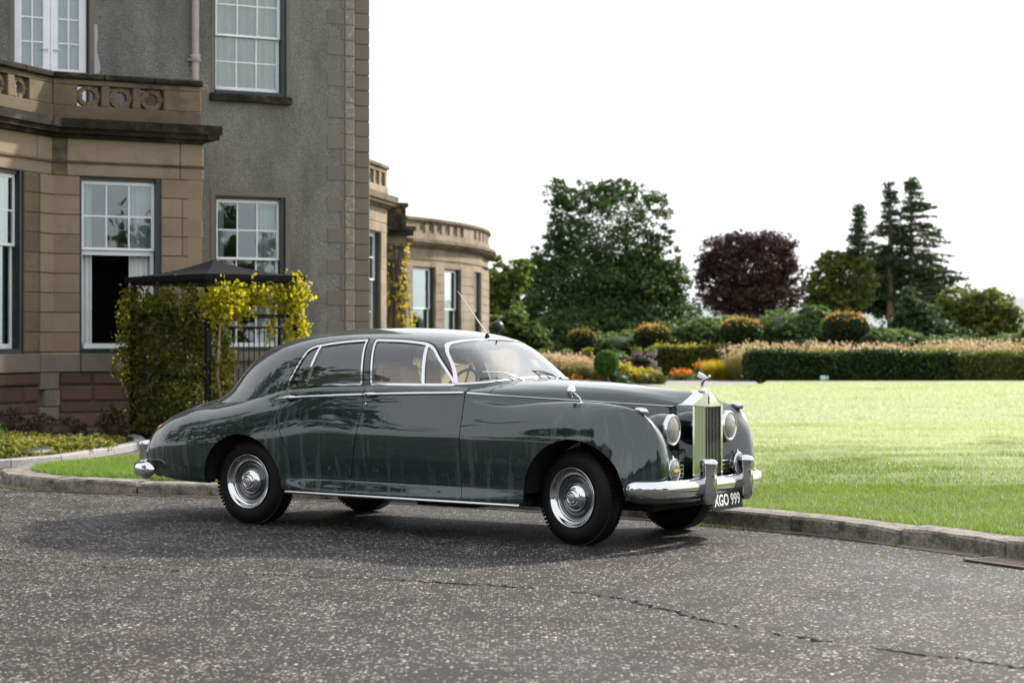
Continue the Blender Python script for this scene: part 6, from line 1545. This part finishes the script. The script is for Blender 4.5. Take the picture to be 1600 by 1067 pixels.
for c in np.stack([rng.normal(-.02, .05, 44), rng.uniform(.2, GLY + .2, 44), rng.normal(2.10, .11, 44)], 1): P += list(c + rng.normal(size=(26, 3)) * [.05, .09, .07])
for c in np.stack([rng.normal(-.03, .08, 26), rng.normal(GLY + .12, .10, 26), rng.uniform(.9, 2.25, 26)], 1): P += list(c + rng.normal(size=(34, 3)) * [.07, .09, .10])
vpart('eaves_growth', P, .062, L_VINE)
PG_ = []
P = []      # yellow mass by near corner and right eaves, sunlight put into its colour
for c in np.stack([np.abs(rng.normal(.18, .22, 70)), rng.normal(-.07, .07, 70), 2.22 - np.abs(rng.normal(0, .20, 70))], 1): P += list(c + rng.normal(size=(60, 3)) * [.08, .05, .08])
for c in np.stack([rng.uniform(.1, .36, 26), rng.normal(-.04, .06, 26), rng.uniform(.5, 1.7, 26)], 1): PG_ += list(c + rng.normal(size=(50, 3)) * [.07, .06, .10])
for c in np.stack([rng.uniform(.6, GLX + .1, 30), rng.normal(-.04, .07, 30), rng.normal(2.20, .07, 30)], 1): P += list(c + rng.normal(size=(34, 3)) * [.08, .05, .07])
for c in np.stack([rng.normal(GLX - .02, .07, 40), rng.normal(-.02, .08, 40), rng.uniform(1.3, 2.45, 40)], 1): P += list(c + rng.normal(size=(34, 3)) * [.05, .05, .09])
for c in np.stack([rng.uniform(.75, GLX - .1, 14), rng.normal(.0, .05, 14), rng.uniform(1.65, 2.1, 14)], 1): P += list(c + rng.normal(size=(14, 3)) * [.03, .03, .10])
vpart('lower_growth', PG_, .062, L_VINE)
vpart('yellow_growth', P, .066, L_VINEY)
m = MB()
m.tube([(.16, -.08, .0), (.20, -.07, .5), (.10, -.09, 1.0), (.14, -.08, 1.5), (.20, -.07, 2.1)], [.028, .024, .022, .02, .014], 6); m.tube([(.40, -.1, .0), (.22, -.08, .42), (.12, -.10, .9), (.16, -.06, 1.7), (.05, -.06, 2.2)], [.02, .02, .018, .016, .01], 6)
for k in range(4): y_ = rng.uniform(.3, GLY); m.tube([(.03, y_, 0), (.02, y_ + .08, .6), (.0, y_ - .05, 1.2), (.02, y_ + .1, 2.1)], [.012, .010, .008, .005], 5)
m.build('stem', speckle('vine stem', (.20, .15, .10), (.32, .26, .19), 8, .9), vine)
# iron railing of the steps behind the canopy
rl = tag(empty('step_railing', tuple(MW.P(-2.9, 1.35, 0)), R(28)), 'black iron railing of the steps below the ground floor window', 'railing')
m = MB(); zt = 1.74; m.tube([(0, 0, zt), (1.28, 0, zt), (1.62, 0, zt - .30), (2.3, 0, zt - .9)], .022, 8); m.build('handrail', BMET, rl)
m = MB(); m.box((.65, 0, .64), (1.3, .03, .03)); m.build('bottom_rail', BMET, rl)
for k in range(15):
    x = .02 + k * .093; m = MB(); m.box((x, 0, (zt + .65) / 2), (.014, .014, zt - .65)); m.build('baluster', BMET, rl)
m = MB(); m.box((1.30, 0, .86), (.045, .045, 1.74)); m.build('newel_post', BMET, rl)
st = tag(empty('stone_steps', tuple(MW.P(-2.9, 1.2, 0)), R(28)), 'stone landing and steps below the window', 'steps')
m = MB(); m.box((.65, .55, .30), (1.35, 1.1, .60), bev=.02); m.build('landing', REDST, st)
for k in range(4): m = MB(); m.box((1.48 + k * .30, .55, .24 - k * .06), (.30, 1.1, .48 - k * .12), bev=.015); m.build('step', GREYST, st)
# bed with low golden juniper, heather and kerb
BK = [(-9.5, 22.6), (-7.6, 22.9), (-6.3, 23.25), (-5.75, 24.1), (-5.45, 25.6), (-5.28, 27.4), (-5.45, 28.8), (-5.9, 29.9), (-6.8, 30.1)]
bc_ = chord(BK); BS = spline(BK, bc_, np.linspace(0, bc_[-1], 120))
bed = sheet('flower_bed', [tuple(p) for p in BS] + [(-8.5, 30.0), (-11, 28)], .06, SOIL)
bk = tag(empty('bed_kerb'), kind='structure'); cb_ = chord(BS)
for a in np.arange(0, cb_[-1] - .5, .92):
    m = MB(); n = 4; V = []
    for i in range(n + 1):
        s_ = a + .008 + (.904) * i / n; p = np.array([np.interp(s_, cb_, BS[:, 0]), np.interp(s_, cb_, BS[:, 1])]); q_ = np.array([np.interp(s_ + .05, cb_, BS[:, 0]), np.interp(s_ + .05, cb_, BS[:, 1])]) - p; q_ /= np.linalg.norm(q_); nn = np.array([q_[1], -q_[0]])
        for o_, z in ((.08, -.02), (.08, .085), (.06, .10), (-.06, .10), (-.08, .085), (-.08, -.02)): V.append((p[0] + nn[0] * o_, p[1] + nn[1] * o_, z))
    F = [[i * 6 + k_, (i + 1) * 6 + k_, (i + 1) * 6 + k_ + 1, i * 6 + k_ + 1] for i in range(n) for k_ in range(5)]
    m.add(V, F); m.add(V[:6], [list(range(6))]); m.add(V[-6:], [list(range(6))[::-1]]); m.build('kerb_stone', speckle('grey bed kerb', (.20, .195, .19), (.30, .295, .29), 20, .8, .4, 60) if 'grey bed kerb' not in MATS else MATS['grey bed kerb'], bk)
shrub('golden_juniper', 'wide low yellow green juniper spilling over the bed kerb', 'shrub', [(-6.6, 25.2, .08, .95, 1.1, .20), (-5.95, 26.2, .08, .62, 1.2, .17), (-6.9, 26.4, .08, .8, 1.0, .22), (-7.7, 25.0, .08, .9, 1.0, .19), (-5.8, 27.6, .06, .40, .9, .12)], 46000, .052, L_JUNI, None, None, .7, .22, (-6.6, 25.8, .05))
shrub('dark_shrub', 'dark green leafy shrub at the left edge of the picture', 'shrub', [(-6.62, 23.9, .28, .42, .4, .34), (-6.95, 23.7, .35, .4, .4, .4)], 4200, .055, L_BALL)
shrub('heather', 'dull red heather along the foot of the left bay', 'shrub', [(-7.7, 28.4, .26, .9, .5, .34), (-6.8, 28.9, .18, .7, .5, .24), (-8.5, 27.8, .28, .8, .5, .38)], 8000, .045, L_HEATH, None, L_HEATH)
shrub('heather', 'small red twiggy plant at the corner of the canopy', 'shrub', [(-5.85, 28.9, .22, .22, .3, .32)], 1500, .045, L_HEATH, None, L_HEATH)
